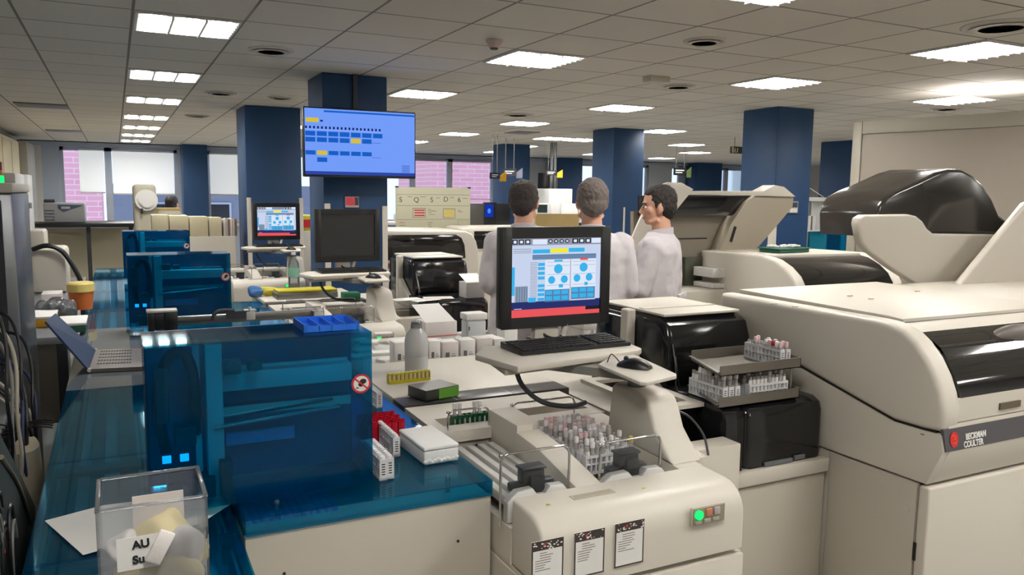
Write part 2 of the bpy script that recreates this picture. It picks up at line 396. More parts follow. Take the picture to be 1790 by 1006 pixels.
for i, j in ((0, -8), (4, -8), (8, -7), (12, -4), (16, 0), (12, -8), (4, -12), (8, -11), (12, -12), (16, -5), (16, -9), (8, 20), (13, 20), (17, 19), (21, 20), (24, 13), (25, 18), (22, 4), (27, 8), (28, 14)): panel(loc=(gx(i), gy(j)), lab='recessed white ceiling light added for brightness in the part of the room beyond the picture')  # extra panels added to brighten the room, mainly out of view
# round air diffusers
dm = mat('diffuser_grey', (196, 190, 182), .5)
for i, (u, v, r_, lab) in enumerate([(474, 87, .15, 'round grey air diffuser near the left row of lights'), (386, 162, .15, 'second round diffuser behind the first, left of the lone pillar'), (489, 170, .12, 'small round diffuser above the left blue pillar'),
       (1231, 71, .13, 'round diffuser at the upper middle right'), (1186, 150, .15, 'dark round diffuser left of the right louvred lights'), (1750, 45, .2, 'large round diffuser at the top right corner'), (1655, 189, .16, 'round diffuser over the tan partition'),
       (345, 202, .15, 'far round diffuser behind the left lights'), (905, 200, .2, 'round diffuser over the middle pillar row')]):
    p = atz(u, v, CEIL); t = thing('air_diffuser', lab, 'air vent', p, 0, 'round ceiling air diffusers')
    obj('rim', MB().lathe([(r_*.2, -.012), (r_, -.012), (r_*1.05, -.004), (r_*1.05, 0), (r_*.2, 0)], p, 28), dm, t)
    for q in (.78, .52): obj('cone', MB().lathe([(r_*q, -.02), (r_*q+.012, -.02), (r_*q+.004, -.012), (r_*q-.01, -.012)], p, 28), creamd, t)
def place_sq(u0, v0, u1, name, lab, cat, ma, h=.03, d=.3):
    a = atz(u0, v0, CEIL); b_ = atz(u1, v0, CEIL)
    return obj(name, MB().box((a.x, a.y, CEIL-h), (b_.x, a.y+d, CEIL), .004), ma, label=lab, cat=cat)
place_sq(22, 178, 114, 'air_vent', 'long dark rectangular ceiling vent at the far left', 'air vent', dgrey, .01, .55)
place_sq(1138, 131, 1188, 'emergency_light', 'small flat grey emergency lamp box on the ceiling', 'emergency light', creamd, .05, .12)
place_sq(78, 226, 140, 'air_vent', 'thin dark vent slot before the window wall', 'air vent', grey, .01, .5)
place_sq(905, 229, 960, 'air_vent', 'dark rectangular vent between distant lights', 'air vent', grey, .01, .5)
p = atz(864, 70, CEIL); t = thing('smoke_detector', 'white domed smoke detector with a dark underside on the ceiling', 'smoke detector', p)
obj('base', MB().lathe([(.05, -.02), (.055, -.012), (.055, 0), (0, 0)], p), mat('detector_pink', (196, 176, 172), .5), t); obj('dome', MB().lathe([(0, -.055), (.032, -.052), (.045, -.03), (.05, -.018)], p), mat('detector_pink', (190, 170, 168), .5), t); obj('sensor', MB().lathe([(0, -.066), (.024, -.062), (.03, -.052), (.0, -.05)], p), black, t)
# ---------------------------------------------------------------- pillars
def pillar(x0, x1, y0, y1, lab, n):
    o = obj('pillar', MB().box((x0, y0, 0), (x1, y1, CEIL), .012), bluecol, label=lab, cat='pillar', group=None)
    return o
pillar(1.40, 2.05, 9.9, 10.6, 'dark blue square pillar behind the monitor showing an analyzer screen', 1)
pillar(1.60, 2.17, 6.85, 7.40, 'blue pillar that carries the television', 2)
pillar(6.70, 7.25, 10.1, 10.7, 'blue pillar in the middle behind the grey-haired man', 3)
pillar(6.62, 7.16, 6.72, 7.28, 'largest blue pillar at right with a grey thermostat', 4)
pillar(11.5, 12.05, 9.9, 10.6, 'blue pillar beside the tan partition with a white switch', 5)
pillar(1.36, 1.88, 19.0, 19.55, 'narrow distant blue pillar between the left windows', 6)
pillar(10.85, 11.6, 19.0, 19.55, 'distant blue pillar behind the hanging signs', 7)
pillar(15.6, 16.55, 19.0, 19.55, 'distant blue pillar right of the right hanging sign', 8)
pillar(7.0, 7.6, 14.5, 15.0, 'far blue pillar edge just right of the television', 9)
# tan partition cabinet on the right
a = Vector((6.35, 5.45, 0)); b_ = Vector((6.95, 2.6, 0)); d = (b_-a).normalized(); n_ = Vector((-d.y, d.x, 0))
t = thing('partition_wall', 'tall tan-grey partition cabinet with a lighter frame at the right', 'partition', a, math.atan2(d.y, d.x)); L = (b_-a).length
obj('panel', MB().box((.09, -.02, 0), (L, .5, 2.28)), tan, t, local=True)
trm = mat('partition_trim', (150, 144, 132), .5)
obj('corner_post', MB().box((-.0, -.04, 0), (.09, .5, 2.4), .008), trm, t, local=True); obj('top_rail', MB().box((.09, -.04, 2.28), (L, .5, 2.4), .008), trm, t, local=True)

ul = obj('added_uplight_bowl', MB().lathe([(0, 2.40), (.10, 2.402), (.14, 2.43), (.13, 2.43), (.09, 2.41), (0, 2.41)], (7.15, 4.7, 0), 24), whitem, t)  # bowl and lamp added to make the bright patch on the ceiling
ud = bpy.data.lights.new('added_uplight', 'AREA'); ud.shape = 'DISK'; ud.size = .2; ud.energy = 16; ud.color = (1, .95, .9); uo = bpy.data.objects.new('added_uplight', ud); COL.objects.link(uo); uo.location = (7.15, 4.7, 2.425); uo.rotation_euler = (math.pi, 0, 0)
# ================================================================ LEFT SAMPLE TRACK
ZD = .90
tr = thing('sample_track', 'long blue-covered sample transport track running away along the left side', 'conveyor', (0, 1.0, 0))
obj('base_cabinet', MB().box((-.19, 1.02, 0), (.225, 9.2, .79)), creamd, tr)
mb = MB()
mb.box((-.19, 1.02, .79), (.225, 9.2, .80))
obj('bed', mb, mat('track_bed', (236, 240, 240), .5), tr)
mb = MB()
for x0, x1 in ((-.175, -.135), (-.10, -.065), (-.02, .03), (.085, .125), (.18, .21)): mb.box((x0, 1.02, .80), (x1, 9.2, .835))
obj('rail', mb, dgrey, tr, kind=None)
for q, y in enumerate((1.02, 1.90, 2.58, 3.9, 5.0, 6.1, 7.3, 8.4)):
    obj('cross_bar', MB().box((-.19, y, .836), (.225, y+.07, .85)), dgrey, tr)
ys = [1.0, 1.93, 2.66, 3.62, 4.3, 5.2, 6.1, 7.1, 8.1, 9.2]
for a, b_ in zip(ys, ys[1:]):
    m_ = blue if a < 3.5 or a > 4.9 else acrylic('smoky_acrylic', (170, 190, 205), 1.1, .45, (160, 172, 184))
    obj('cover', MB().shell((-.21, a, .80), (.235, b_-.003, .865), 'xXZ', .004), m_, tr, label='blue transparent cover section' if m_ is blue else 'greyish translucent cover section')
# ================================================================ DECKS AND BLUE BOXES
lamp_blue = emission('blue_indicator', (40, 170, 255), 2.2)
bl_in = mat('white_enamel', (215, 225, 228), .4)
def module(dy, lab_d, lab_b, full=True, wide=True):
    x0, x1, y0, y1 = .243, .895, 1.90+dy, 2.95+dy
    t = thing('transfer_deck', lab_d, 'laboratory table', ((x0+x1)/2, y0, 0), 0, None)
    obj('cabinet', MB().box((x0+.002, y0+.006, 0), (x1-.002, y1, .855), .003), creamd, t)
    for u, v in ((801, 947), (497, 1004)):
        if full: p = aty(u, v, y0+.004); obj('screw', MB().cyl(p, p+Vector((0, .004, 0)), .004, seg=10), ink, t)
    obj('tray_edge', MB().box((x0, y0+.004, .855), (x1, y0+.012, .860)), whitem, t)
    obj('cover', MB().shell((x0, y0, .858), (x1, y1, ZD), 'xXyZ', .004), bluel, t)
    if full:
        mb = MB()
        for i in range(12):
            for j in range(10): mb.cyl((.262+i*.020, 1.985+j*.021, .8555), (.262+i*.020, 1.985+j*.021, .872), .0075, seg=8)
        obj('tube_nest', mb, mat('nest_blue', (70, 160, 215), .4), t)
        for u, v in ((783, 836), (484, 880)): p = atz(u, v, .9); obj('latch_pin', MB().cyl((p.x, p.y, .86), (p.x, p.y, .906), .006, seg=12), clear, t)
    # ---- blue gripper box, front at y0+.115
    bx0, bx1, by0, by1, zt = .045, .592, 2.015+dy, 2.225+dy, 1.31
    g = thing('gripper_box', lab_b, 'blue acrylic box', ((bx0+bx1)/2, by0, ZD+.002))
    obj('front_panel', MB().box((bx0, by0, .902), (bx1, by0+.005, zt)), blue, g)
    obj('left_panel', MB().box((bx0, by0+.005, .902), (bx0+.005, by1, zt)), blue, g)
    obj('right_panel', MB().box((bx1-.005, by0+.005, .902), (bx1, by1, zt)), blue, g)
    obj('top_panel', MB().box((bx0, by0, zt), (bx1, by1, zt+.005)), bluel, g)
    obj('back_wall', MB().box((bx0, by1, .902), (bx1, by1+.006, zt+.005)), mat('back_wall_blue', (70, 110, 150), .4), g)
    for z0 in (1.0, 1.12): pass
    mi = bl_in
    obj('gantry_beam', MB().box((.20, by0+.10, 1.165), (.565, by0+.15, 1.215), .004).box((.20, by0+.09, 1.225), (.55, by0+.10, 1.232)), mi, g)
    obj('guide_rail', MB().cyl((.20, by0+.06, 1.085), (.52, by0+.06, 1.108), .0055, seg=10).box((.20, by0+.10, 1.10), (.56, by0+.14, 1.125)), chrome, g)
    obj('column', MB().box((.185, by0+.07, .903), (.225, by0+.13, 1.30), .003).box((.16, by0+.11, .903), (.175, by0+.14, 1.3)), mi, g)
    obj('tool_head', MB().box((.225, by0+.05, 1.22), (.27, by0+.09, 1.255), .004).cyl((.245, by0+.05, 1.245), (.245, by0+.03, 1.245), .014).box((.285, by0+.05, 1.225), (.32, by0+.09, 1.25), .004).cyl((.30, by0+.05, 1.24), (.30, by0+.03, 1.24), .012), grey, g)
    obj('drag_chain', MB().tube([(.09, by0+.11, 1.02), (.075, by0+.11, 1.15), (.10, by0+.11, 1.26), (.14, by0+.11, 1.27), (.16, by0+.11, 1.2), (.16, by0+.11, 1.06)], .014, 6), black, g)
    obj('drive_unit', MB().box((.07, by0+.09, 1.10), (.10, by0+.16, 1.24), .004).box((.11, by0+.08, 1.04), (.16, by0+.15, 1.09), .004), dgrey, g)
    obj('lower_bracket', MB().box((.09, by0+.06, .903), (.20, by0+.14, .96), .003).box((.21, by0+.04, .903), (.24, by0+.09, 1.0), .003), dgrey, g)
    obj('label_plate', MB().box((.24, by0+.17, 1.0), (.42, by0+.172, 1.035)), mat('label_blue', (70, 165, 225), .5), g)
    for xx in (.077, .117): obj('indicator', MB().box((xx, by0+.03, 1.018), (xx+.02, by0+.035, 1.036)), lamp_blue, g, label='lit blue indicator')
    # prohibition sign, on the front
    M = frame((0, by0-.0006, 0), (1, 0, 0), (0, 0, 1)); cx_, cz = .562, 1.178; r_ = .026
    its = [(cx_-r_, cz-r_, cx_+r_, cz+r_, 0, 1, 'o'), (cx_-r_*.8, cz-r_*.8, cx_+r_*.8, cz+r_*.8, 1, 2, 'o'), (cx_-.004, cz-.001, cx_+.014, cz+.013, 2, 3, 'o'), (cx_-.008, cz-.008, cx_+.006, cz+.004, 2, 3, 'o'), (cx_-.014, cz-.012, cx_-.007, cz-.009, 2, 3)]
    rects('warning_sticker', M, its, [redink, paper, ink], g)
    if full:
        M2 = M @ Matrix.Translation((cx_, cz, .0022)) @ Matrix.Rotation(R(-40), 4, 'Z')
        s_ = rects('sticker_bar', M2, [(-r_*.9, -.002, r_*.9, .002, 0)], [redink], g)
    return t, g
module(0, 'blue-topped transfer deck on a grey-beige cabinet at the front left', 'large nearest blue acrylic box with a round no-heart sticker')
module(2.88, 'second blue transfer deck further down the track', 'middle blue acrylic box behind the laptop', False)
module(5.72, 'third blue transfer deck near the far end of the track', 'farthest smallest blue acrylic box before the beige files', False)
# blue bin on top of the near box
bp_ = atz(575, 580, 1.315)
t = thing('storage_bin', 'bright blue plastic compartment bin lying on the nearest blue box', 'bin', (.50, 2.13, 1.316))
mb = MB(); x0, x1, y0, y1, z0, z1 = .425, .572, 2.06, 2.20, 1.316, 1.336
mb.box((x0, y0, z0), (x1, y1, z0+.003)).box((x0, y1-.003, z0+.003), (x1, y1, z1))
mb.box((x0, y0, z0+.003), (x0+.003, y1-.003, z1)).box((x1-.003, y0, z0+.003), (x1, y1-.003, z1))
obj('tray', mb, bluebin, t)
mb = MB()
for q in range(5): mb.box((x0+.004+q*.034, y0, z0+.003), (x0+.006+q*.034, y1-.004, z1-.002))
obj('divider', mb, mat('bin_divider', (80, 150, 245), .4), t)
obj('front_lip', MB().box((x0+.003, y0, z0+.003), (x1-.003, y0+.002, z0+.016)), bluebin, t)
# ---- rod gantry behind the near box
gy0 = 3.35
def P3(u, v): return aty(u, v, gy0)
t = thing('linear_axis', 'motor-driven metal linear axis with a cable chain behind the nearest blue box', 'linear axis', (P3(278, 564).x, gy0, .9))
a = P3(258, 548); b_ = P3(302, 580)
obj('motor', MB().box((a.x, gy0, b_.z), (a.x+.022, gy0+.06, a.z), .003).box((a.x+.022, gy0+.005, b_.z+.008), (a.x+.06, gy0+.055, a.z-.006), .003).box((a.x+.06, gy0, b_.z), (b_.x+.02, gy0+.06, a.z), .003), black, t)
obj('motor_cap', MB().box((a.x-.004, gy0-.004, a.z), (b_.x+.02, gy0+.064, a.z+.008), .002), whitem, t)
c_ = P3(565, 553)
obj('rail', MB().box((b_.x+.02, gy0+.01, c_.z+.004), (c_.x, gy0+.035, c_.z+.028), .003).box((b_.x+.02, gy0+.036, c_.z-.01), (c_.x, gy0+.044, c_.z+.018)), steel, t)
d_ = P3(395, 545)
obj('cable_chain', MB().tube([P3(372, 560), P3(376, 548), P3(388, 543), P3(410, 543)], .008).box((d_.x, gy0-.006, d_.z-.03), (d_.x+.09, gy0+.004, d_.z)), dgrey, t)
for u in (430, 548):
    e_ = P3(u, 545); obj('carriage', MB().box((e_.x, gy0-.01, e_.z-.035), (e_.x+.035, gy0+.05, e_.z), .004).box((e_.x-.006, gy0-.006, e_.z), (e_.x+.041, gy0+.04, e_.z+.006), .002).cyl((e_.x+.015, gy0, e_.z+.006), (e_.x+.015, gy0, e_.z+.018), .006), whitem, t)
for xx in (a.x+.03, c_.x-.05): obj('support_post', MB().box((xx, gy0+.012, .865 if xx < .24 else .866), (xx+.03, gy0+.04, c_.z+.004)), grey, t)
# ================================================================ RACK LOADER (cream sample input)
def loader(dy, name_label, full):
    t = thing('rack_loader', name_label, 'laboratory instrument', (1.2, 1.62+dy, 0))
    def b(a, c, **k): return (Vector(a)+Vector((0, dy, 0)), Vector(c)+Vector((0, dy, 0)))
    # front body
    prof = [(1.62+dy, .70)] + [(1.62+dy, .80)] + [(1.70+dy-.08*math.cos(R(q)), .80+.08*math.sin(R(q))) for q in range(15, 91, 15)] + [(1.80+dy, .882), (1.80+dy, .70)]
    mb = MB(); mb.prism(prof, 'x', .902, 1.545, .012, 3)
    obj('front_cover', mb, cream, t)
    mb = MB(); mb.box((.902, 1.63+dy, 0), (1.545, 2.78+dy, .685)); mb.box((.905, 1.66+dy, .685), (1.54, 2.78+dy, .70))
    mb.box((.902, 1.80+dy, .70), (1.545, 2.78+dy, .80))
    obj('base_cabinet', mb, cream, t)
    obj('lower_door', MB().box((.902, 1.618+dy, .05), (1.545, 1.632+dy, .683), .003), cream, t)
    # side walls and divider
    side = [(1.80+dy, .80), (1.80+dy, .882), (1.95+dy, .885), (2.355+dy, .90), (2.355+dy, .80)]
    obj('right_wall', MB().prism(side, 'x', 1.455, 1.545, .004), cream, t)
    dv = [(1.80+dy, .80), (1.80+dy, .882), (2.02+dy, .925), (2.17+dy, .935), (2.17+dy, .80)]
    obj('divider', MB().prism(dv, 'x', 1.10, 1.185, .005), cream, t)
    obj('divider_block', MB().prism([(1.105, 2.17+dy), (1.16, 2.17+dy), (1.195, 2.20+dy), (1.195, 2.38+dy), (1.105, 2.38+dy)], 'z', .80, .955, .005), cream, t)
    obj('warning_label', MB().box((1.13, 2.42+dy, .9585), (1.18, 2.445+dy, .9595)), mat('label_yellow', (225, 190, 40), .6), t) if 0 else None
    # back plate with two recesses
    z0, z1 = .862, .90
    mb = MB(); Y0, Y1 = 2.36+dy, 2.70+dy
    def plate(x0, x1):
        rx0, rx1, ry0, ry1 = x0+.045, x1-.03, Y0+.07, Y0+.16
        mb.box((x0, Y0, z0), (x1, ry0, z1)).box((x0, ry1, z0), (x1, Y1, z1)).box((x0, ry0, z0), (rx0, ry1, z1)).box((rx1, ry0, z0), (x1, ry1, z1)).box((rx0, ry0, z0), (rx1, ry1, z0+.008))
    plate(.915, 1.19); plate(1.19, 1.56)
    obj('back_plate', mb, cream, t)
    obj('plate_fascia', MB().box((.97, Y0+.012, .815), (1.10, Y0+.02, .862)).box((1.2, Y0+.012, .845), (1.455, Y0+.02, .862)), creamd, t)
    for xx in (1.055, 1.075): obj('screw', MB().cyl((xx, Y0+.009, .84), (xx, Y0+.013, .84), .0035, seg=8), ink, t)
    obj('inner_floor', MB().box((.91, 2.2+dy, .801), (1.10, 2.6+dy, .806)).box((1.2, 2.3+dy, .801), (1.455, 2.6+dy, .806)), black, t)
    # feed rails in the left bay
    mb = MB()
    for xx in (.915, .955, .995, 1.035, 1.07): mb.box((xx, 1.85+dy, .835), (xx+.024, 2.32+dy, .862), .003)
    obj('feed_rail', mb, whitem, t)
    mb = MB()
    for xx in (.944, .984, 1.024): mb.box((xx-.004, 1.85+dy, .802), (xx+.010, 2.32+dy, .845))
    obj('rail_strip', mb, mat('rail_rust', (120, 104, 100), .5), t)
    # curved front rack stops with feet and clamps
    for x0, x1 in ((.905, 1.095), (1.20, 1.43)):
        w_ = x1-x0; yy = 1.825+dy
        pr = [(x0, .803), (x0, .858), (x0+w_*.06, .872), (x0+w_*.16, .886), (x0+w_*.40, .888), (x0+w_*.48, .868), (x0+w_*.60, .868), (x0+w_*.68, .888), (x0+w_*.90, .886), (x1, .862), (x1, .803)]
        obj('rack_stop', MB().prism(pr, 'y', yy, yy+.03, .003), white, t)
        cx_ = x0+w_*.5
        c = obj('rack_clamp', MB().box((cx_-.034, yy+.032, .89), (cx_+.034, yy+.07, .928), .005).box((cx_-.016, yy+.018, .86), (cx_+.028, yy+.045, .915), .004).box((cx_-.065, yy+.04, .868), (cx_+.07, yy+.07, .892), .005).box((cx_-.038, yy+.028, .928), (cx_+.038, yy+.074, .936), .003), dgrey, t)
        obj('foot', MB().box((cx_-.055, yy+.045, .80), (cx_-.04, yy+.066, .868)).box((cx_+.04, yy+.045, .80), (cx_+.055, yy+.066, .868)), black, c)
    # wire guards, each with a clear pane
    for i, (p, q, h) in enumerate((((.885, 1.83, .80), (1.095, 1.83, .80), .995), ((1.195, 1.83, .88), (1.405, 1.83, .88), .985), ((.955, 2.38, .90), (1.105, 2.38, .90), .965), ((1.19, 2.38, .90), (1.44, 2.38, .90), .965))):
        p = Vector(p)+Vector((0, dy, 0)); q = Vector(q)+Vector((0, dy, 0)); r_ = .022; e = Vector((1, 0, 0))
        pts = [p, Vector((p.x, p.y, h-r_)), Vector((p.x+r_*.3, p.y, h-r_*.3)), Vector((p.x+r_, p.y, h)), Vector((q.x-r_, q.y, h+.0)), Vector((q.x-r_*.3, q.y, h-r_*.3)), Vector((q.x, q.y, h-r_)), q]
        mb = MB(); mb.tube(pts, .0035, 8, 1); mb.ball((p.x, p.y, h-.004), .006, 8, 6)
        g = obj('wire_guard', mb, chrome, t, ang=60)
        if i < 2: obj('guard_pane', MB().box((p.x+.006, p.y-.001, .81), (q.x-.006, q.y+.001, h-.008)), pane, g)
    obj('label_slot', MB().box((1.05, 1.725+dy, .878), (1.18, 1.752+dy, .8835)), creamd, t)
    s_ = mat('slot_beige', (172, 160, 140), .5)
    obj('slot_recess', MB().box((1.055, 1.73+dy, .8835), (1.175, 1.747+dy, .884)), s_, t)
    # switch panel
    M = frame((0, 1.618+dy, 0), (1, 0, 0), (0, 0, 1))
    x0 = 1.35; mb = MB(); mb.box((x0, 1.612+dy, .795), (x0+.115, 1.621+dy, .848), .002); sp = obj('switch_panel', mb, creamd, t)
    obj('panel_recess', MB().box((x0+.004, 1.609+dy, .80), (x0+.11, 1.612+dy, .845)), mat('recess_taupe', (150, 140, 122), .5), sp)
    obj('green_lamp', MB().cyl((x0+.018, 1.607+dy, .830), (x0+.018, 1.60+dy, .830), .0125, seg=20), emission('green_led', (30, 245, 110), 1.6), sp, label='lit green round button')
    for q, cc in enumerate(((200, 120, 90), (175, 165, 165))): obj('button', MB().box((x0+.043+q*.028, 1.603+dy, .822), (x0+.063+q*.028, 1.609+dy, .842), .002), mat('button_%d%d%d' % cc, cc, .4), sp)
    for q in range(3): obj('key', MB().box((x0+.008+q*.030, 1.605+dy, .803), (x0+.03+q*.030, 1.609+dy, .815), .002), mat('key_grey', (165, 165, 150), .5), sp)
    # two yellow triangles
    return t
ld = loader(0, 'cream sample rack loader at the front with three printed notes and a lit green button', True)
loader(2.9, 'second cream rack loader behind the nearest blue box', False)
loader(5.72, 'third cream rack loader with a lit green light below the far monitor', False)
# three notes on the front of the nearest loader
note_ink = mat('note_ink', (70, 66, 66), .8); note_frame = mat('note_frame', (62, 52, 48), .7); rose = mat('rose', (195, 60, 70), .7); leaf = mat('foliage_print', (92, 82, 72), .8)
for i, (u0, v0, u1, v1, lab) in enumerate([(929, 950, 985, 1006, 'lowest left printed note taped on the cream loader'), (1004, 934, 1057, 995, 'middle printed note on the cream loader'), (1075, 918, 1126, 980, 'right-hand printed note, nearest the green button')]):
    a = aty(u0, v0, 1.617); b_ = aty(u1, v1, 1.617); x0, x1 = a.x, aty(u1, v0-10, 1.617).x; zt = (aty(u0, v0-4, 1.617).z + aty(u1, v0-8, 1.617).z)/2+.0; zb = zt-.118
    t = thing('printed_note', lab, 'note', ((x0+x1)/2, 1.616, zb), 0, 'printed notes on the loader front')
    obj('sheet', MB().box((x0, 1.6160, zb), (x1, 1.6174, zt)), paper, t)
    M = frame((x0, 1.6158, zb), (1, 0, 0), (0, 0, 1)); W = x1-x0; H_ = zt-zb
    its = [(0, 0, W, H_, 0), (.004, .004, W-.004, H_-.024, 1, 2)]
    rnd = random.Random(i)
    for q in range(46): cxx = rnd.uniform(.004, W-.004); czz = rnd.uniform(H_-.022, H_-.002); s = rnd.uniform(.0015, .0035); its.append((cxx-s, czz-s*.6, cxx+s, czz+s*.6, rnd.choice([1, 2, 1, 0]), 3+q*.02, 'o'))
    its.append((W*.35, H_-.014, W*.35+.008, H_-.006, 3, 4, 'o'))
    for q in range(8):
        l0 = .01 if q > 2 else W*.25; its.append((l0, H_-.032-q*.0062, l0+rnd.uniform(.4, .85)*(W-.02-l0), H_-.0305-q*.0062, 2, 3))
    rects('printing', M, its, [note_frame, paper, note_ink, rose], t, depth=.0003)
for u, v in ((957, 882), (1124, 853)):
    p = atz(u, v, .883); mb = MB(); mb.prism([(p.x-.006, p.y-.004), (p.x+.006, p.y-.004), (p.x, p.y+.006)], 'z', .882, .8835); obj('hazard_triangle', mb, yellow, ld)
obj('warning_label', MB().box((1.14, 2.40, .9005), (1.19, 2.43, .9012)), mat('label_yellow', (225, 190, 40), .6), ld)
obj('worktop_patch', MB().box((1.2, 2.86, .8995), (1.22, 2.87, .9))if 0 else MB().box((1.62, 2.9, .8), (1.63, 2.91, .81)), cream, ld) if 0 else None
# ================================================================ WORK TABLES BETWEEN THE UNITS
def worktable(dy, lab):
    t = thing('work_table', lab, 'laboratory table', (1.3, 2.82+dy, 0))
    pts = [(.915, 2.86+dy), (1.60, 2.86+dy), (1.60, 3.45+dy), (.915, 3.45+dy)]
    obj('cabinet', MB().box((.92, 2.80+dy, 0), (1.60, 3.45+dy, .86)), creamd, t)
    obj('top', MB().box((.915, 2.84+dy, .872), (1.62, 3.46+dy, .905), .006), cream, t)
    obj('black_strip', MB().box((.915, 2.72+dy, .865), (1.62, 2.839+dy, .902), .002), mat('strip_slate', (60, 58, 60), .3), t)
    mb = MB()
    for q in (1.13, 1.36): mb.box((q, 2.722+dy, .902), (q+.002, 2.838+dy, .9024))
    obj('strip_joint', mb, whitem, t)
    return t
worktable(0, 'cream worktop with a dark front strip holding the yellow rack and clear bottle')
worktable(2.9, 'second cream worktop below the switched-off monitor')
# ================================================================ MONITOR ARM STATION
scr_w = emission('screen_white', (222, 232, 250), 1.0); scr_b = emission('screen_blue', (62, 178, 235), 1.0); scr_n = emission('screen_navy', (44, 52, 110), .95); scr_r = emission('screen_red', (232, 88, 92), 1.0)
scr_y = emission('screen_yellow', (245, 235, 50), 1.0); scr_g = emission('screen_grey', (150, 158, 172), .9); scr_k = emission('screen_dark', (40, 42, 54), .7); scr_l = emission('screen_pale', (200, 212, 238), 1.0); scr_m = emission('screen_slate', (90, 130, 175), .95)
SCR = [scr_w, scr_b, scr_n, scr_r, scr_y, scr_g, scr_k, scr_l, scr_m]
def ui(W, H):
    X_ = lambda u: (u-101)/(612-101)*W; Z_ = lambda v: (560-v)/(560-100)*H
    it = [(0, 0, W, H, 7, 1)]
    def q(u0, v0, u1, v1, m_, ly=2, *o): it.append((X_(u0), Z_(v1), X_(u1), Z_(v0), m_, ly)+tuple(o))
    q(101, 535, 612, 565, 3); q(528, 515, 612, 536, 6); q(101, 470, 612, 515, 2); q(101, 515, 528, 540, 3)
    q(101, 100, 612, 140, 5)
    for u in (105, 140, 175): q(u, 106, u+28, 134, 6, 3); q(u+6, 112, u+22, 128, 0, 4)
    q(216, 106, 298, 136, 0, 3)
    for u in (304, 336, 368, 400): q(u, 106, u+24, 130, 6, 3, 'o'); q(u+6, 112, u+18, 124, 7, 4)
    for u in (442, 480, 518): q(u, 104, u+34, 132, 6, 3); q(u+8, 110, u+26, 126, 0, 4)
    q(556, 102, 610, 132, 0, 3)
    q(110, 160, 210, 164, 5, 3); q(110, 172, 210, 176, 5, 3); q(110, 182, 210, 185, 5, 3)
    q(217, 165, 315, 188, 1, 3); q(317, 162, 418, 186, 4, 3); q(422, 160, 515, 184, 1, 3)
    q(216, 196, 585, 224, 8, 3); q(216, 205, 585, 208, 5, 4); q(216, 214, 585, 217, 5, 4)
    q(290, 228, 585, 476, 0, 2); q(340, 228, 388, 239, 1, 4); q(490, 222, 536, 234, 3, 4)
    q(103, 265, 120, 430, 1, 3); q(122, 378, 192, 470, 5, 3)
    for u in range(130, 190, 14): q(u, 378, u+5, 470, 8, 4)
    for j, v in enumerate((244, 268, 296, 324, 370, 396, 422, 450)): q(248, v, 286, v+18, 1, 4)
    for v in range(240, 460, 9): q(205, v, 244, v+3, 5, 3)
    q(196, 446, 238, 474, 1, 4)
    for u, v, r_ in ((363, 282, 27), (326, 347, 22), (399, 345, 22), (511, 277, 26), (473, 341, 22), (545, 338, 22)): q(u-r_*.92, v-r_*1.05, u+r_*.92, v+r_*1.05, 1, 5, 'o')
    q(368, 374, 392, 394, 1, 4); q(518, 367, 538, 387, 1, 4)
    q(433, 228, 437, 476, 5, 3)
    for u0, v0 in ((288, 404), (440, 396)):
        q(u0, v0, u0+142, v0+72, 8, 4)
        for i in range(3):
            for j in range(2): q(u0+4+i*46, v0+5+j*34, u0+42+i*46, v0+30+j*34, 1, 5)
    for v in (240, 262, 314, 378): q(300, v, 430, v+2, 5, 3); q(448, v, 580, v+2, 5, 3)
    q(118, 508, 160, 511, 0, 4)
    return it
def monitor(px, py, zc, w_, h_, lab, on, rz=0, bezel=.04, group=None):
    t = thing('monitor', lab, 'monitor', (px, py, zc-h_/2-.05), rz, group)
    z0 = .05
    obj('housing', MB().box((-w_/2, .0, z0), (w_/2, .04, z0+h_), .006), black, t, local=True)
    obj('bezel', MB().box((-w_/2, -.012, z0), (-w_/2+bezel, .0, z0+h_), .003).box((w_/2-bezel, -.012, z0), (w_/2, .0, z0+h_), .003).box((-w_/2+bezel-.002, -.0118, z0), (w_/2-bezel+.002, .0, z0+bezel)).box((-w_/2+bezel-.002, -.0118, z0+h_-bezel), (w_/2-bezel+.002, .0, z0+h_)), black, t, local=True)
    W, H = w_-2*bezel, h_-2*bezel
    if on:
        M = wm(t) @ frame((-w_/2+bezel, -.003, z0+bezel), (1, 0, 0), (0, 0, 1))
        rects('screen', M, ui(W, H), SCR, t, depth=.0004)
    else: obj('screen', MB().box((-W/2, -.004, z0+bezel), (W/2, -.0005, z0+h_-bezel)), mat('screen_off', (52, 52, 54), .3), t, local=True)
    obj('mount', MB().box((-.05, .04, z0+.05), (.05, .07, z0+.2), .008).box((-.02, .05, 0), (.02, .075, z0+.1), .004).box((-.07, .0, -.012), (.07, .10, 0), .004), black, t, local=True)
    return t
def keyboard(p, w_, d_, rz, lab, ma=black):
    t = thing('keyboard', lab, 'keyboard', p, rz, None)
    obj('base', MB().prism([(0, 0), (d_, 0), (d_, .022), (0, .012)], 'x', -w_/2, w_/2, .003), ma, t, local=True)
    mb = MB(); n = 18
    for r_ in range(5):
        for c_ in range(n+4):
            if c_ in (15,): continue
            x = -w_/2+.012+c_*(w_-.024)/(n+4); y = .012+r_*(d_-.024)/5; z = .012+.010*(y/d_)
            mb.box((x, y, z), (x+(w_-.024)/(n+4)*.82, y+(d_-.024)/5*.82, z+.006))
    obj('keys', mb, mat('key_black', (34, 34, 36), .5) if ma is black else mat('key_silver', (120, 118, 116), .5), t, local=True)
    return t
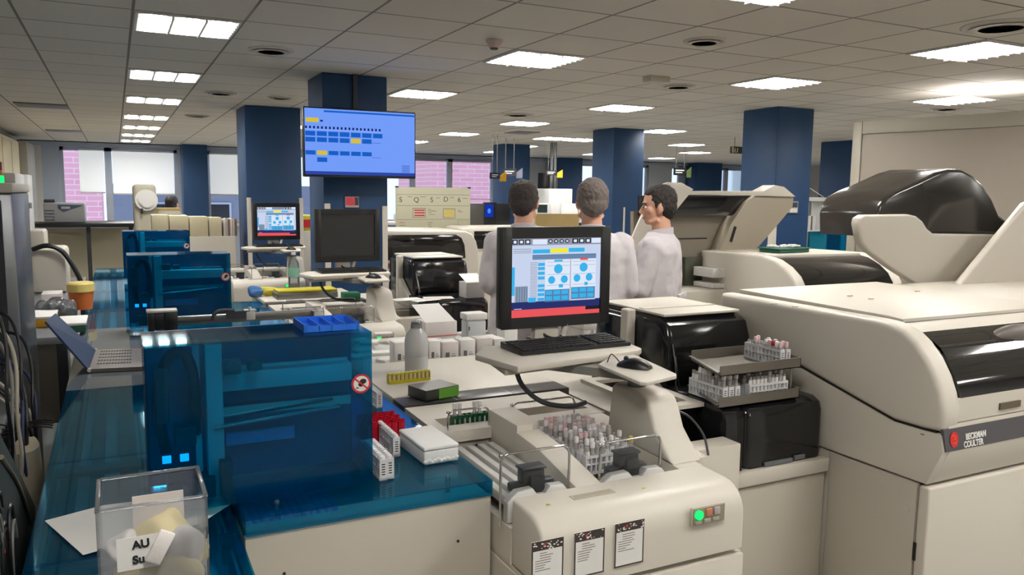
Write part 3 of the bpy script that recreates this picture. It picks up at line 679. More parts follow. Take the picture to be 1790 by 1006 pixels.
def mouse(p, rz, lab):
    t = thing('computer_mouse', lab, 'mouse', p, rz)
    mb = MB(); rings = []
    for i in range(9):
        s = i/8; x = -.055+.11*s; wd = .031*math.sin(math.pi*(.12+.76*s))**.5; h = .034*math.sin(math.pi*(.1+.8*s))**.8*(1.05-.25*s)
        rings.append([(x, wd*math.cos(a_), max(0, h*math.sin(a_))) for a_ in [R(q) for q in (0, 30, 60, 90, 120, 150, 180)]] + [(x, -wd*.6, 0), (x, wd*.6, 0)])
    mb.loft(rings); obj('shell', mb, black, t, local=True)
    obj('wheel', MB().cyl((.03, -.004, .026), (.03, .004, .026), .008, seg=12), dgrey, t, local=True)
    return t
def station(dy, on, lab_arm, lab_mon, lab_kb, lab_mouse, full=True):
    D = Vector((0, dy, 0))
    t = thing('monitor_arm_tower', lab_arm, 'monitor stand', (1.5, 2.0+dy, .87))
    sd = [(1.835+dy, .884), (1.86+dy, .905), (1.925+dy, .965), (1.955+dy, 1.03), (1.975+dy, 1.052), (2.01+dy, 1.062), (2.15+dy, 1.064), (2.165+dy, 1.05), (2.185+dy, .903), (2.18+dy, .884)]
    obj('tower', MB().prism(sd, 'x', 1.452, 1.568, .012, 3), cream, t)
    obj('tower_foot', MB().prism([(1.84+dy, .80), (1.84+dy, .888), (1.98+dy, .90), (2.30+dy, .90), (2.30+dy, .80)], 'x', 1.546, 1.598, .006), cream, t)
    obj('pivot', MB().cyl((1.50, 2.09+dy, 1.064), (1.50, 2.09+dy, 1.085), .03, seg=20), grey, t)
    arm_m = mat('arm_grey', (136, 134, 128), .45)
    obj('arm', MB().hull([(1.27, 2.36+dy, 1.085), (1.30, 2.41+dy, 1.085), (1.54, 2.12+dy, 1.085), (1.48, 2.06+dy, 1.085)], [(1.27, 2.36+dy, 1.115), (1.30, 2.41+dy, 1.115), (1.54, 2.12+dy, 1.112), (1.48, 2.06+dy, 1.112)]), arm_m, t)
    z = 1.118
    obj('keyboard_tray', MB().prism([(1.115, 2.19+dy), (1.625, 2.26+dy), (1.66, 2.29+dy), (1.70, 2.54+dy), (1.15, 2.54+dy), (1.07, 2.42+dy)], 'z', z, z+.022, .005), cream, t)
    obj('tray_underside', MB().prism([(1.10, 2.25+dy), (1.60, 2.30+dy), (1.66, 2.52+dy), (1.14, 2.52+dy)], 'z', z-.02, z-.0005, .004), creamd, t)
    if full: mp_ = [(1.37, 2.12), (1.405, 2.105), (1.365, 1.875), (1.39, 1.86), (1.545, 1.915), (1.555, 1.94), (1.60, 2.24)]
    mp_ = [(1.395, 2.16), (1.375, 1.90), (1.39, 1.885), (1.53, 1.925), (1.545, 1.945), (1.60, 2.25), (1.5, 2.25)]
    obj('mouse_tray', MB().prism([(x, y+dy) for x, y in mp_], 'z', 1.118, 1.130, .003), cream, t)
    obj('display_post', MB().box((1.34, 2.50+dy, z-.02), (1.44, 2.535+dy, z+.085), .006).cyl((1.44, 2.50+dy, z+.0), (1.47, 2.50+dy, z+.09), .012), cream, t)
    cw = 1.42
    mon = monitor(1.425, 2.50+dy, 1.383, .45, .362, lab_mon, on)
    keyboard((1.425, 2.335+dy, z+.0225), .45, .16, R(1.5), lab_kb)
    mouse((1.475, 2.07+dy, 1.1305), R(118), lab_mouse)
    mb = MB(); mb.tube([Vector((1.36, 2.54, 1.21))+D, Vector((1.38, 2.50, 1.172))+D, Vector((1.42, 2.49, 1.158))+D, Vector((1.455, 2.50, 1.17))+D, Vector((1.47, 2.53, 1.21))+D], .005)
    obj('display_cable', mb, black, t)
    mb = MB(); mb.tube([Vector((1.20, 2.38, 1.10))+D, Vector((1.22, 2.36, 1.03))+D, Vector((1.28, 2.32, .975))+D, Vector((1.38, 2.3, .955))+D, Vector((1.46, 2.34, .95))+D], .009)
    obj('arm_cable', mb, dgrey, t)
    if full:
        mb = MB(); mb.tube([(1.43, 2.16, 1.133), (1.44, 2.155, 1.16), (1.455, 2.15, 1.15), (1.46, 2.13, 1.135)], .002); obj('mouse_cable', mb, black, t)
        mb = MB(); mb.tube([(1.575, 2.05, .99), (1.62, 1.98, .98), (1.64, 1.92, .93), (1.63, 1.88, .875)], .004); obj('side_cable', mb, black, t)
    return t
station(0, True, 'cream arm tower carrying the lit front monitor and its trays', 'large front monitor with blue circles on a lit analyzer screen', 'black keyboard below the lit front monitor', 'black computer mouse on the tray beside the nearest keyboard')
station(2.9, False, 'pale arm tower carrying the switched-off monitor', 'switched-off grey monitor in front of the blue television pillar', 'black keyboard under the switched-off monitor', 'black computer mouse beside the switched-off monitor', False)
station(5.6, True, 'farthest arm tower in front of the left blue pillar', 'small far monitor showing the analyzer screen against the left blue pillar', 'keyboard below the small far monitor', 'mouse beside the small far monitor', False)
# ================================================================ RACKS AND TUBES
rack_white = mat('rack_white', (226, 226, 228), .45); tube_gl = acrylic('tube_plastic', (248, 246, 246), .8, .45, (240, 234, 232), .1)
caps = [mat('cap_white', (235, 232, 232), .4), mat('cap_pink', (222, 190, 192), .4), mat('cap_grey', (190, 186, 184), .4), mat('cap_red', (170, 24, 40), .4), mat('cap_yellow', (214, 190, 90), .4)]
blood = mat('tube_content_pale', (224, 212, 210), .4); bloodr = mat('tube_content_red', (120, 16, 30), .35); serum = mat('tube_content_serum', (205, 165, 60), .35)
_proto = {}
def rack(loc, rz, lab, ma, n=10, pitch=.0175, key=None, group=None, name='tube_rack', h=.058):
    k = (ma.name, n, h)
    if k in _proto:
        o = _proto[k]; c = copy_tree(o); c.location = loc; c.rotation_euler = (0, 0, rz); c['label'] = lab
        if group: c['group'] = group
        return c
    t = thing(name, lab, 'tube rack', loc, rz, group); L = n*pitch+.006
    mb = MB(); mb.box((-L/2, -.011, 0), (L/2, .011, .006)).box((-L/2, -.011, h*.5), (L/2, .011, h*.56)).box((-L/2, -.011, 0), (-L/2+.003, .011, h)).box((L/2-.003, -.011, 0), (L/2, .011, h))
    for i in range(n+1):
        x = -L/2+.003+i*pitch; mb.box((x-.0018, -.011, 0), (x+.0018, .011, h))
    mb.box((-L/2, .009, h-.008), (L/2, .011, h)).box((-L/2, -.011, h-.008), (L/2, -.009, h))
    obj('frame', mb, ma, t, local=True)
    obj('barcode_label', MB().box((L/2, -.008, .01), (L/2+.0005, .008, h-.01)), paper, t, local=True)
    mb = MB()
    for q in range(5): mb.box((L/2+.0005, -.005, .016+q*.007), (L/2+.0008, .005, .019+q*.007))
    obj('barcode', mb, ink, t, local=True)
    _proto[k] = t
    return t
_tp = {}
def tube(p, kind, h, lab, group):
    """kind: (cap index, content material)"""
    k = (kind, h)
    if k not in _tp:
        t = thing('test_tube', lab, 'test tube', p, 0, group)
        obj('glass_body', MB().lathe([(0, 0), (.003, .0005), (.0058, .004), (.0062, .01), (.0062, h)], seg=12), tube_gl, t, local=True)
        cc = kind[1]
        if cc: obj('content', MB().lathe([(0, .001), (.004, .004), (.0053, .01), (.0053, h*.55)], seg=10), {'r': bloodr, 'p': blood, 's': serum}[cc], t, local=True)
        if kind[0] >= 0: obj('cap', MB().lathe([(0, h-.002), (.0078, h-.002), (.0078, h+.013), (.006, h+.016), (0, h+.016)], seg=12), caps[kind[0]], t, local=True)
        else: obj('paper_label', MB().lathe([(.0062, h*.3), (.0066, h*.3), (.0066, h*.85), (.0062, h*.85)], seg=12), paper, t, local=True)
        _tp[k] = t; return t
    c = copy_tree(_tp[k]); c.location = p; c['label'] = lab; c['group'] = group; return c
rnd = random.Random(3)
def rkind():
    return rnd.choice([(-1, 'p'), (-1, 'p'), (0, 'p'), (-1, 'r'), (-1, 'p'), (2, 'p'), (-1, 'p'), (0, 'p')])
# racks in the right bay of the near loader
zb = .862
for q in range(10):
    y = 1.962+q*.032
    rack((1.315, y, zb-.016), 0, 'white tube rack in the right bay of the cream loader, row %s from the front' % ['first', 'second', 'third', 'fourth', 'fifth', 'sixth', 'seventh', 'eighth', 'ninth', 'tenth'][q], rack_white, n=10, group='white tube racks in the loader right bay')
    for i in range(10):
        if q == 0 and i in (8,): continue
        kd = rkind() if q < 3 else rnd.choice([(1, 'p'), (2, 'p'), (-1, 'p'), (2, 'p'), (0, 'p')])
        if q == 0 and i == 5: kd = (-1, 'r')
        if q == 0 and i == 9: kd = (4, 's')
        tube((1.315-.0788+i*.0175, y, zb-.009), kd, .075 if q or i not in (5,) else .082, 'capped blood tube in the white racks of the cream loader bay', 'test tubes in the loader right bay')
# racks on the blue deck
def deck_rack(u0, v0, lab, ma, ln=.20):
    p = atz(u0, v0, ZD); r_ = rack((p.x, p.y+ln/2, ZD+.0005), R(-90), lab, ma, n=11, pitch=.017, group=None)
    return r_
deck_rack(671, 842, 'left of the two white barcoded racks at the deck front edge', rack_white)
deck_rack(683, 839, 'right of the two white barcoded racks at the deck front edge', rack_white)
deck_rack(694, 800, 'white barcoded rack between the red rack and the white foam box', rack_white)
p = atz(664, 715, ZD); rack((p.x, p.y+.1, ZD+.0005), R(-90), 'grey-white rack standing behind the red rack', rack_white, n=11, pitch=.017)
# caps on deck racks
for (u, v) in ((671, 842), (683, 839), (694, 800)):
    p = atz(u, v, ZD)
    for i in range(10): tube((p.x, p.y+.012+i*.017, ZD+.007), (0, None), .044, 'short white-capped tube in a deck rack', 'white-capped tubes in the deck racks')
t = thing('honeycomb_rack', 'red honeycomb tube rack on the blue deck beside the foam box', 'tube rack', (.73, 2.40, ZD))
mb = MB()
for j in range(6):
    for i in range(6):
        cx_, cy_ = .672+i*.0215+(j % 2)*.0108, 2.34+j*.025
        mb.cyl((cx_, cy_, ZD+.001), (cx_, cy_, ZD+.062), .0105, seg=6, caps=False); mb.cyl((cx_, cy_, ZD+.062), (cx_, cy_, ZD+.001), .0085, seg=6, caps=False)
obj('cells', mb, red, t); obj('base', MB().box((.66, 2.328, ZD+.001), (.808, 2.478, ZD+.006)), red, t)
# white foam box
a = atz(738, 815, ZD); b_ = atz(798, 804, ZD)
t = thing('foam_box', 'white crumpled-edged polystyrene box on the blue deck', 'box', (.80, 2.1, ZD), 0)
fx = [Vector((.764, 2.085, ZD))]
x0, y0 = fx[0].x, fx[0].y
mb = MB(); mb.M = Matrix.Translation((x0, y0, ZD+.001)) @ Matrix.Rotation(R(2), 4, 'Z'); mb.box((0, 0, 0), (.108, .205, .040), .004, 3)
foam = mat('white_foam', (240, 240, 238), .7, bump=.12, bscale=40)
obj('box_body', mb, foam, t)
mb = MB(); mb.M = Matrix.Translation((x0, y0, ZD+.0415)) @ Matrix.Rotation(R(2), 4, 'Z'); mb.box((-.001, -.001, 0), (.109, .206, .012), .004, 3)
obj('lid', mb, foam, t)
mb = MB(); mb.M = Matrix.Translation((x0, y0, ZD+.001)) @ Matrix.Rotation(R(2), 4, 'Z')
for q in range(11): mb.ball((.006+q*.0095, .0, .010+.003*math.sin(q*2.1)), (.009, .0025, .006), 8, 6)
obj('torn_film', mb, foam, t)
# yellow rack with tubes on the worktop
p0 = atz(678, 672, .905); p1 = atz(750, 664, .905); ang_ = math.atan2(p1.y-p0.y, p1.x-p0.x); Lr = (p1-p0).length
t = thing('tube_rack', 'yellow ten-place tube rack on the cream worktop by the clear bottle', 'tube rack', (p0.x, p0.y, .9055), ang_)
mb = MB(); n = 10; h = .042
mb.box((0, -.014, 0), (Lr, .014, .012)); mb.box((0, -.01, h-.006), (Lr, .01, h))
for i in range(n+1): mb.box((i*Lr/n-.0015, -.01, .012), (i*Lr/n+.0015, .01, h-.006))
mb.box((0, .008, .012), (Lr, .01, h))
obj('frame', mb, yellow, t, local=True)
mb = MB()
for i in range(n): mb.cyl(((i+.5)*Lr/n, -.002, .012), ((i+.5)*Lr/n, -.002, h+.002), Lr/n*.33, seg=12)
obj('cup_row', mb, mat('cup_pale', (232, 226, 190), .35), t, local=True)
# green rack in the recess
t = thing('tube_rack', 'green rack with tubes in the recess of the cream loader', 'tube rack', (1.04, 2.47, .87)); p0 = atz(776, 735, .885); p1 = atz(854, 727, .885); Lr = p1.x-p0.x; y = 2.47
mb = MB(); mb.M = Matrix.Translation((p0.x, y, .871)); h = .05
mb.box((0, -.012, 0), (Lr, .012, .008)).box((0, -.012, h-.01), (Lr, -.009, h)).box((0, .009, h-.01), (Lr, .012, h)).box((0, .009, 0), (Lr, .012, h))
for i in range(10): mb.box((i*Lr/9-.003, -.012, 0), (i*Lr/9+.003, .012, h))
obj('frame', mb, green, t)
mb = MB(); mb.M = Matrix.Translation((p0.x, y, .871))
for i in range(9): mb.cyl(((i+.5)*Lr/9, 0, .008), ((i+.5)*Lr/9, 0, h-.004), Lr/9*.3, seg=10)
obj('cup_row', mb, caps[0], t)
for i, u in enumerate((0, 1, 4, 5)):
    tube((p0.x+(u+.5)*Lr/9, y, .872), (0, 'p'), .075, 'taller white-capped tube sticking up from the green rack', 'tubes standing in the green rack')
# dark green-sided carton on the black strip
q0 = atz(745, 703, .905); t = thing('carton', 'flat dark carton with lime-green sides on the black strip', 'box', q0, R(16))
mb = MB(); mb.box((0, 0, 0), (.155, .12, .034), .001)
c_ = obj('body', MB().box((.001, .001, 0), (.154, .119, .040), .001), mat('carton_dark', (62, 62, 58), .35), t, local=True)
obj('green_side', MB().box((.06, -.0008, .0), (.154, .001, .038)).box((.154, .0, 0), (.1555, .12, .038)), lime, t, local=True)
obj('top_print', MB().box((.0, .0, .040), (.155, .12, .0412)), mat('carton_top', (84, 80, 76), .3), t, local=True)
# ================================================================ BLACK CABINETS, TRAYS, GLASS UNIT
def cabinet_row(dy, lab1, lab2, tr_=True):
    t = thing('side_cabinet', lab1, 'cabinet', (1.95, 2.0+dy, 0))
    obj('body', MB().box((1.60, 2.02+dy, 0), (2.285, 2.37+dy, .735)), creamd, t)
    obj('door', MB().box((1.62, 2.0+dy, .04), (2.283, 2.018+dy, .682), .004), creamd, t)
    obj('ledge', MB().box((1.60, 1.985+dy, .692), (2.285, 2.37+dy, .742), .004), cream, t)
    obj('side_box', MB().box((1.605, 1.93+dy, .0), (1.81, 2.019+dy, .875), .005), cream, t)
    k = thing('tube_storage_unit', lab2, 'laboratory cabinet', (2.0, 2.05+dy, .742))
    pr = [(2.01+dy, .743), (2.01+dy, .92), (2.02+dy, .95), (2.05+dy, .967), (2.36+dy, .967), (2.36+dy, .743)]
    obj('left_door', MB().prism(pr, 'x', 1.815, 1.895, .004), smoke, k); obj('right_door', MB().prism(pr, 'x', 1.90, 2.275, .03, 4), smoke, k)
    if tr_:
        obj('small_drawer', MB().box((1.99, 2.0, .745), (2.12, 2.01, .76), .002), grey, k); obj('drawer_catch', MB().box((2.13, 2.0, .75), (2.18, 2.01, .765), .002), grey, k)
    g = thing('decapper_unit', 'x', 'laboratory instrument', (2.1, 2.40+dy, .0))
    F = 2.40+dy; XL, XR = 1.835, 2.288
    obj('base', MB().box((1.62, F-.02, 0), (2.285, 3.3+dy, .86), .004), creamd, g)
    obj('deck_plate', MB().box((1.625, F-.015, .86), (2.29, 3.3+dy, .874)), cream, g)
    sd = [(F+.02, .875), (F, .92), (F+.005, 1.12), (F+.03, 1.185), (F+.09, 1.212), (F+.50, 1.212), (F+.52, .875)]
    obj('black_housing', MB().prism(sd, 'x', XL+.03, XR, .03, 4), smoke, g)
    obj('top_panel', MB().box((XL+.05, F+.06, 1.212), (XR-.02, F+.50, 1.224), .005).box((XL+.06, F+.20, 1.224), (XR-.03, F+.24, 1.227)), cream, g)
    obj('side_frame', MB().box((XL-.015, F+.215, .875), (XL+.029, F+.265, 1.225), .008, 3).prism([(F-.01, .875), (F-.01, .93), (F+.21, 1.06), (F+.23, 1.06), (F+.23, .875)], 'x', XL-.01, XL+.026, .004), cream, g)
    obj('side_window', MB().prism([(F+.27, .875), (F+.27, 1.19), (F+.46, 1.19), (F+.5, .875)], 'x', XL, XL+.029, .01), smoke, g)
    for q in (0, 1):
        e = MB(); e.tube([(XL+.045+q*.014, F-.006, 1.12-q*.05), (XL+.06+q*.014, F-.008, 1.03-q*.05), (XL+.07+q*.014, F-.004, .95)], .0028); obj('chrome_strut', e, chrome, g)
    return t, k, g
r1 = cabinet_row(0, 'grey-cream floor cabinet between the loader and the large analyzer', 'low black glossy unit on the cream cabinet under the steel trays')
r1[2]['label'] = 'black-hooded unit with a cream top behind the nearest mouse tray'
r2 = cabinet_row(2.9, 'cream floor cabinet in the second row behind the box', 'second low black unit behind the white boxes', False)
r2[2]['label'] = 'second black-hooded unit with white packs on top, left of the men'
# cream frame plate beside the black cabinets
t = thing('frame_shelf', 'cream framed shelf with a dark opening under the mouse tray', 'shelf', (1.75, 2.5, .87))
a, b_, c_, d_ = atz(1115, 655, .968), atz(1225, 700, .968), atz(1160, 708, .968), atz(1100, 680, .968)
mb = MB(); z = .962
mb.box((1.605, 2.15, .742), (1.80, 2.36, .95)); obj('box', mb, blackg, t)
mb = MB(); mb.box((1.60, 2.12, .952), (1.81, 2.165, .966)).box((1.60, 2.165, .952), (1.635, 2.6, .966)).box((1.77, 2.165, .952), (1.81, 2.6, .966)).box((1.635, 2.55, .952), (1.77, 2.6, .966)); obj('frame', mb, cream, t)
# steel trays with tubes
def steel_tray(zb, lab, n):
    t = thing('steel_tray', lab, 'tray', (1.97, 2.1, zb), 0, 'steel tube trays')
    P = [Vector((1.795, 2.03, zb)), Vector((2.165, 2.03, zb)), Vector((2.20, 2.29, zb)), Vector((1.885, 2.29, zb))]
    h = Vector((0, 0, .036))
    c0 = sum(P, Vector())/4
    mb = MB(); mb.hull([p for p in P], [p+Vector((0, 0, .003)) for p in P])
    for i in range(4):
        a, b_ = P[i], P[(i+1) % 4]; n_ = (c0-(a+b_)/2); n_.z = 0; n_.normalize(); n_ *= .003
        hh = h if i != 3 else h*.45
        mb.hull([a, b_, b_+n_, a+n_], [a+hh, b_+hh, b_+hh+n_, a+hh+n_])
    obj('pan', mb, steeld, t)
    obj('lip', MB().hull([P[3]+Vector((-.012, 0, .014)), P[0]+Vector((-.012, 0, .014)), P[0]+Vector((0, 0, .014)), P[3]+Vector((0, 0, .014))], [P[3]+Vector((-.012, 0, .017)), P[0]+Vector((-.012, 0, .017)), P[0]+Vector((0, 0, .017)), P[3]+Vector((0, 0, .017))]), steel, t)
    return t
zt1, zt2 = .968, 1.078
tl = steel_tray(zt1, 'lower of the two steel trays, full of tubes, on the black unit', 3); tu = steel_tray(zt2, 'upper steel tray carrying one part-filled rack', 2)
for x, y in ((1.91, 2.27), (2.17, 2.27), (2.14, 2.05)): obj('corner_post', MB().cyl((x, y, zt1+.003), (x, y, zt2), .004, seg=8), steel, tu)
for x in (1.845, 1.872, 1.90):
    rack((x+.0, 2.145, zt1+.0035), R(-90+0), 'white rack along the left side of the lower steel tray' if x == 1.845 else 'inner white rack in the lower steel tray', rack_white, n=10, pitch=.0175, group='racks in the lower steel tray')
    for i in range(10):
        if x < 1.86 or i < 4: tube((x, 2.066+i*.0175, zt1+.012), rkind() if i else (0, 'p'), .078, 'blood tube in the lower steel tray', 'tubes in the lower steel tray')
for q, y in enumerate((2.062, 2.09)):
    rack((2.04, y, zt1+.0035), 0, 'white rack along the front of the lower steel tray' if q == 0 else 'second white rack behind the front one in the lower tray', rack_white, n=10, pitch=.0175, group='racks in the lower steel tray')
    for i in range(10):
        kd = (-1, 'r') if (q == 0 and i == 1) else rkind(); tube((2.04-.0788+i*.0175, y, zt1+.012), kd, .076, 'blood tube in the lower steel tray', 'tubes in the lower steel tray')
for q, x in enumerate((2.105, 2.132)):
    rack((x, 2.15, zt2+.0035), R(-90), 'white rack at the right side of the upper steel tray' if q == 0 else 'rear white rack in the upper steel tray', rack_white, n=10, pitch=.0175, group='racks in the upper steel tray')
    for i in range(10): tube((x, 2.071+i*.0175, zt2+.01), (3, 'r') if (q == 0 and i == 2) else rnd.choice([(0, 'p'), (-1, 'p'), (1, 'p')]), .062, 'capped tube in the upper steel tray', 'tubes in the upper steel tray')
# ================================================================ LARGE ANALYZER (right)
XD = 2.30
t = thing('analyzer', 'large cream analyzer with a dark curved window and a slate logo stripe at the right', 'laboratory analyzer', (3.0, 1.6, 0))
AN = t; x1 = 4.4
def ap(u, v, x=XD): p = atx(u, v, x); return (p.y, p.z)
arcp = [(1.845, 1.27), (1.79, 1.266), (1.735, 1.25), (1.685, 1.22), (1.64, 1.175), (1.605, 1.12), (1.583, 1.07), (1.57, 1.02), (1.572, .965)]
seam = [(1.58, .945), (1.64, .94), (1.75, .94), (2.16, 1.04)]
# side body (left end)
cover = arcp + seam[:0] + [(1.58, .948), (1.64, .943), (1.75, .943), (2.17, 1.043), (2.62, 1.12), (2.62, 1.27)]
obj('end_cover', MB().prism(cover, 'x', XD, XD+.09, .022, 4), cream, t)
lower = [(1.585, .94), (1.574, .938), (1.5645, .885), (1.60, .80), (1.615, .765), (2.0, .765), (2.62, .765), (2.62, 1.112), (2.17, 1.037), (1.75, .937), (1.64, .937)]
obj('end_panel', MB().prism(lower, 'x', XD+.002, XD+.10, .004), cream, t)
obj('seam', MB().prism([(1.635, .78), (1.60, .90), (1.60, .95), (2.60, 1.13), (2.60, .78)], 'x', XD+.012, XD+.05), gap, t)
# centre body
body = [(2.62, 0), (2.62, 1.265), (1.845, 1.265), (1.79, 1.26), (1.735, 1.245), (1.69, 1.215), (1.66, 1.18), (1.66, .9), (1.64, 0)]
obj('core', MB().prism(body, 'x', XD+.02, x1, .0), cream, t)
fascia = [(1.66, 1.05), (1.578, 1.05), (1.578, .972), (1.66, .965)]
obj('front_sill', MB().prism(fascia, 'x', XD+.06, x1, .004), cream, t)
fl = [(1.66, .972), (1.572, .968), (1.562, .885), (1.600, .80), (1.612, .767), (1.66, .767)]
obj('front_fascia', MB().prism(fl, 'x', XD+.03, x1, .003), cream, t)
obj('sill_slot', MB().box((2.59, 1.572, .99), (2.70, 1.579, 1.012)), mat('slot_brown', (96, 84, 68), .5), t)
# dark window
win = [(p[0]-.004, p[1]-.008) for p in arcp[2:8]] ; win = [(1.80, 1.262)]+[(1.735-.002, 1.243), (1.681, 1.214), (1.636, 1.170), (1.601, 1.118), (1.580, 1.066), (1.578, 1.05), (1.64, 1.05), (1.66, 1.2), (1.79, 1.25)]
obj('window', MB().prism(win, 'x', XD+.088, x1), blackg, t)
obj('top_lid', MB().prism([(1.80, 1.262), (1.80, 1.273), (1.86, 1.278), (2.60, 1.285), (2.60, 1.262)], 'x', XD+.085, 3.24, .006), cream, t)
obj('window_handle', MB().prism([(2.66, 1.63), (2.70, 1.60), (2.83, 1.60), (2.87, 1.63), (2.87, 1.66), (2.66, 1.66)], 'z', 1.17, 1.235, .01) if 0 else MB().ball((2.84, 1.690, 1.205), (.14, .035, .04), 24, 12), mat('handle_grey', (92, 84, 80), .45), t)
for u, v in ((1352, 525), (1388, 530), (1484, 517), (1521, 522), (1602, 509)):
    p = atz(u, v, 1.285); obj('screw_cover', MB().box((p.x-.012, p.y-.01, 1.27 if p.x < 2.39 else 1.283), (p.x+.012, p.y+.0, 1.2735 if p.x < 2.39 else 1.2865), .001), creamd, t)
# stripe + logo
M0 = Vector((0, 1.560, .885)); sv = Vector((0, 1.572-1.562, .968-.885)).normalized()
sl = [(XD+.031, 1.5595, .885), (XD+.031, 1.5610, .885)]
A0 = Vector((XD+.005, 1.5585, .883)); A1 = Vector((XD-.02, 1.5685, .963))
st = MB(); st.hull([Vector((XD+.012, 1.560, .887)), Vector((x1, 1.560, .887)), Vector((x1, 1.57, .887)), Vector((XD+.012, 1.57, .887))], [Vector((XD+.004, 1.5690, .958)), Vector((x1, 1.5690, .958)), Vector((x1, 1.58, .958)), Vector((XD+.004, 1.58, .958))])
obj('logo_stripe', st, stripe, t, label='slate-grey stripe with a round red logo')
st = bpy.data.objects['logo_stripe']
def onst(u, v):                                         # point on the tilted stripe
    d = ray(u, v); o = Vector((0, 0, EYE)); p0 = Vector((0, 1.5585, .887)); n_ = Vector((1, 0, 0)).cross(Vector((0, .009, .071))).normalized()
    return o + d*((p0-o).dot(n_)/d.dot(n_))
up = Vector((0, .009, .071)).normalized()
c = onst(1668, 769); M = frame(c, (1, 0, 0), up)
rects('logo_disc', M, [(-.020, -.025, .020, .025, 0, 1, 'o')], [mat('logo_red', (206, 30, 36), .4)], st)
mb = MB(); mb.M = M
for q in (1, -1): mb.tube([(-.012*q, .010*q+.001, .0012), (-.004*q, .014*q, .0012), (.006*q, .007*q, .0012), (.002*q, .001*q, .0012), (-.004*q, -.001*q, .0012)] if q == 1 else [(.004, .001, .0012), (.008, -.006, .0012), (.002, -.013, .0012), (-.010, -.008, .0012)], .0016, 5)
obj('logo_curl', mb, mat('logo_line', (232, 110, 60), .4), st)
c1 = onst(1706, 761.5); c2 = onst(1702, 775.5)
text('lettering', 'BECKMAN', .0275, paper, st, frame(c1, (1, 0, 0), up) @ Matrix.Diagonal((.80, 1, 1, 1)), bold=.0008); text('lettering', 'COULTER', .0275, paper, st, frame(c2, (1, 0, 0), up) @ Matrix.Diagonal((.80, 1, 1, 1)), bold=.0008)
# lower doors
obj('left_side_panel', MB().box((XD+.003, 1.645, .02), (XD+.02, 2.0, .757), .002), creamd, t)
obj('left_rear_panel', MB().box((XD+.004, 2.003, .02), (XD+.02, 2.62, .757), .002), creamd, t)
for a, b_ in ((XD+.004, 2.98), (2.985, 3.7), (3.705, 4.4)): obj('door', MB().box((a, 1.600, .03), (b_, 1.64, .755), .008, 3), cream, t)
obj('door_hinge', MB().box((XD+.0, 1.632, .50), (XD+.006, 1.642, .56)), gap, t)
p = atx(1582, 890, XD); obj('keyhole_lock', MB().cyl((XD+.003, p.y, p.z), (XD-.003, p.y, p.z), .013, seg=20).box((XD-.004, p.y-.008, p.z-.001), (XD-.003, p.y+.008, p.z+.001)), cream, t)
p = atx(1612, 760, XD); obj('latch_slot', MB().box((XD+.0, p.y-.006, p.z-.001), (XD+.0035, p.y+.006, p.z+.001)), gap, t)
# second module with raised cover, behind right
t = thing('raised_cover', 'raised cream analyzer cover with a dark rounded hood at the right edge', 'analyzer cover', (3.7, 2.7, 1.28))
yl = 2.66
def pl(u, v, y=yl): q = aty(u, v, y); return (q.x, q.z)
outline = [pl(*q) for q in ((1501, 392), (1503, 382), (1512, 376), (1590, 375), (1603, 378), (1614, 387), (1622, 400), (1633, 409), (1800, 411), (1800, 530), (1640, 520), (1615, 505), (1560, 470), (1520, 440), (1507, 425))]
obj('back_shell', MB().prism(outline, 'y', yl, yl+.05, .012, 3), cream, t)
y2 = 2.50
arm_ = [pl(u, v, y2) for u, v in ((1664, 517), (1672, 505), (1795, 355), (1860, 330), (1860, 440), (1752, 524), (1700, 523))]
obj('hinge_arm', MB().prism(arm_, 'y', y2, y2+.04, .012, 3), cream, t)
y3 = 2.74
hood = [pl(u, v, y3) for u, v in ((1535, 378), (1539, 360), (1549, 345), (1570, 333), (1600, 320), (1640, 301), (1660, 295), (1682, 296), (1702, 306), (1720, 323), (1736, 348), (1748, 376), (1766, 390), (1766, 420), (1640, 420), (1535, 415))]
obj('hood', MB().prism(hood, 'y', y3, y3+.38, .02, 3), mat('hood_smoke', (44, 41, 38), .16), t, ang=50)
# further analyzer G
XG = 4.15
def pg(u, v): q = atx(u, v, XG); return (q.y, q.z)
t = thing('analyzer', 'second cream analyzer with a black curved window and green trays on top', 'laboratory analyzer', (4.8, 4.0, 0))
top = pg(1300, 444); ga = [pg(u, v) for u, v in ((1225, 438), (1300, 444), (1330, 447), (1352, 455), (1370, 468), (1384, 484), (1392, 502), (1395, 530))]
yf = ga[-1][0]
G_end = MB(); G_end.prism(ga+[(yf, .2), (yf+.02, 0), (ga[0][0], 0)], 'x', XG, XG+.1, .02, 4); obj('end_cover', G_end, cream, t)
zt = ga[1][1]
wy = [(p[0]+.02, p[1]-.012) for p in ga[1:]]
obj('window', MB().prism([(p[0]+.003, p[1]-.006) for p in ga[1:]]+[(yf+.3, .9), (ga[1][0]+.0, ga[1][1]-.3)], 'x', XG+.1, 5.12), blackg, t)
obj('core', MB().prism([(yf+.02, 0), (yf+.02, .86), (yf+.33, .9), (yf+.33, zt), (ga[0][0], zt), (ga[0][0], 0)], 'x', XG+.1, 5.12), cream, t)
obj('right_cover', MB().prism(ga+[(yf, .2), (yf+.02, 0), (ga[0][0], 0)], 'x', 5.12, 5.22, .02, 4), cream, t)
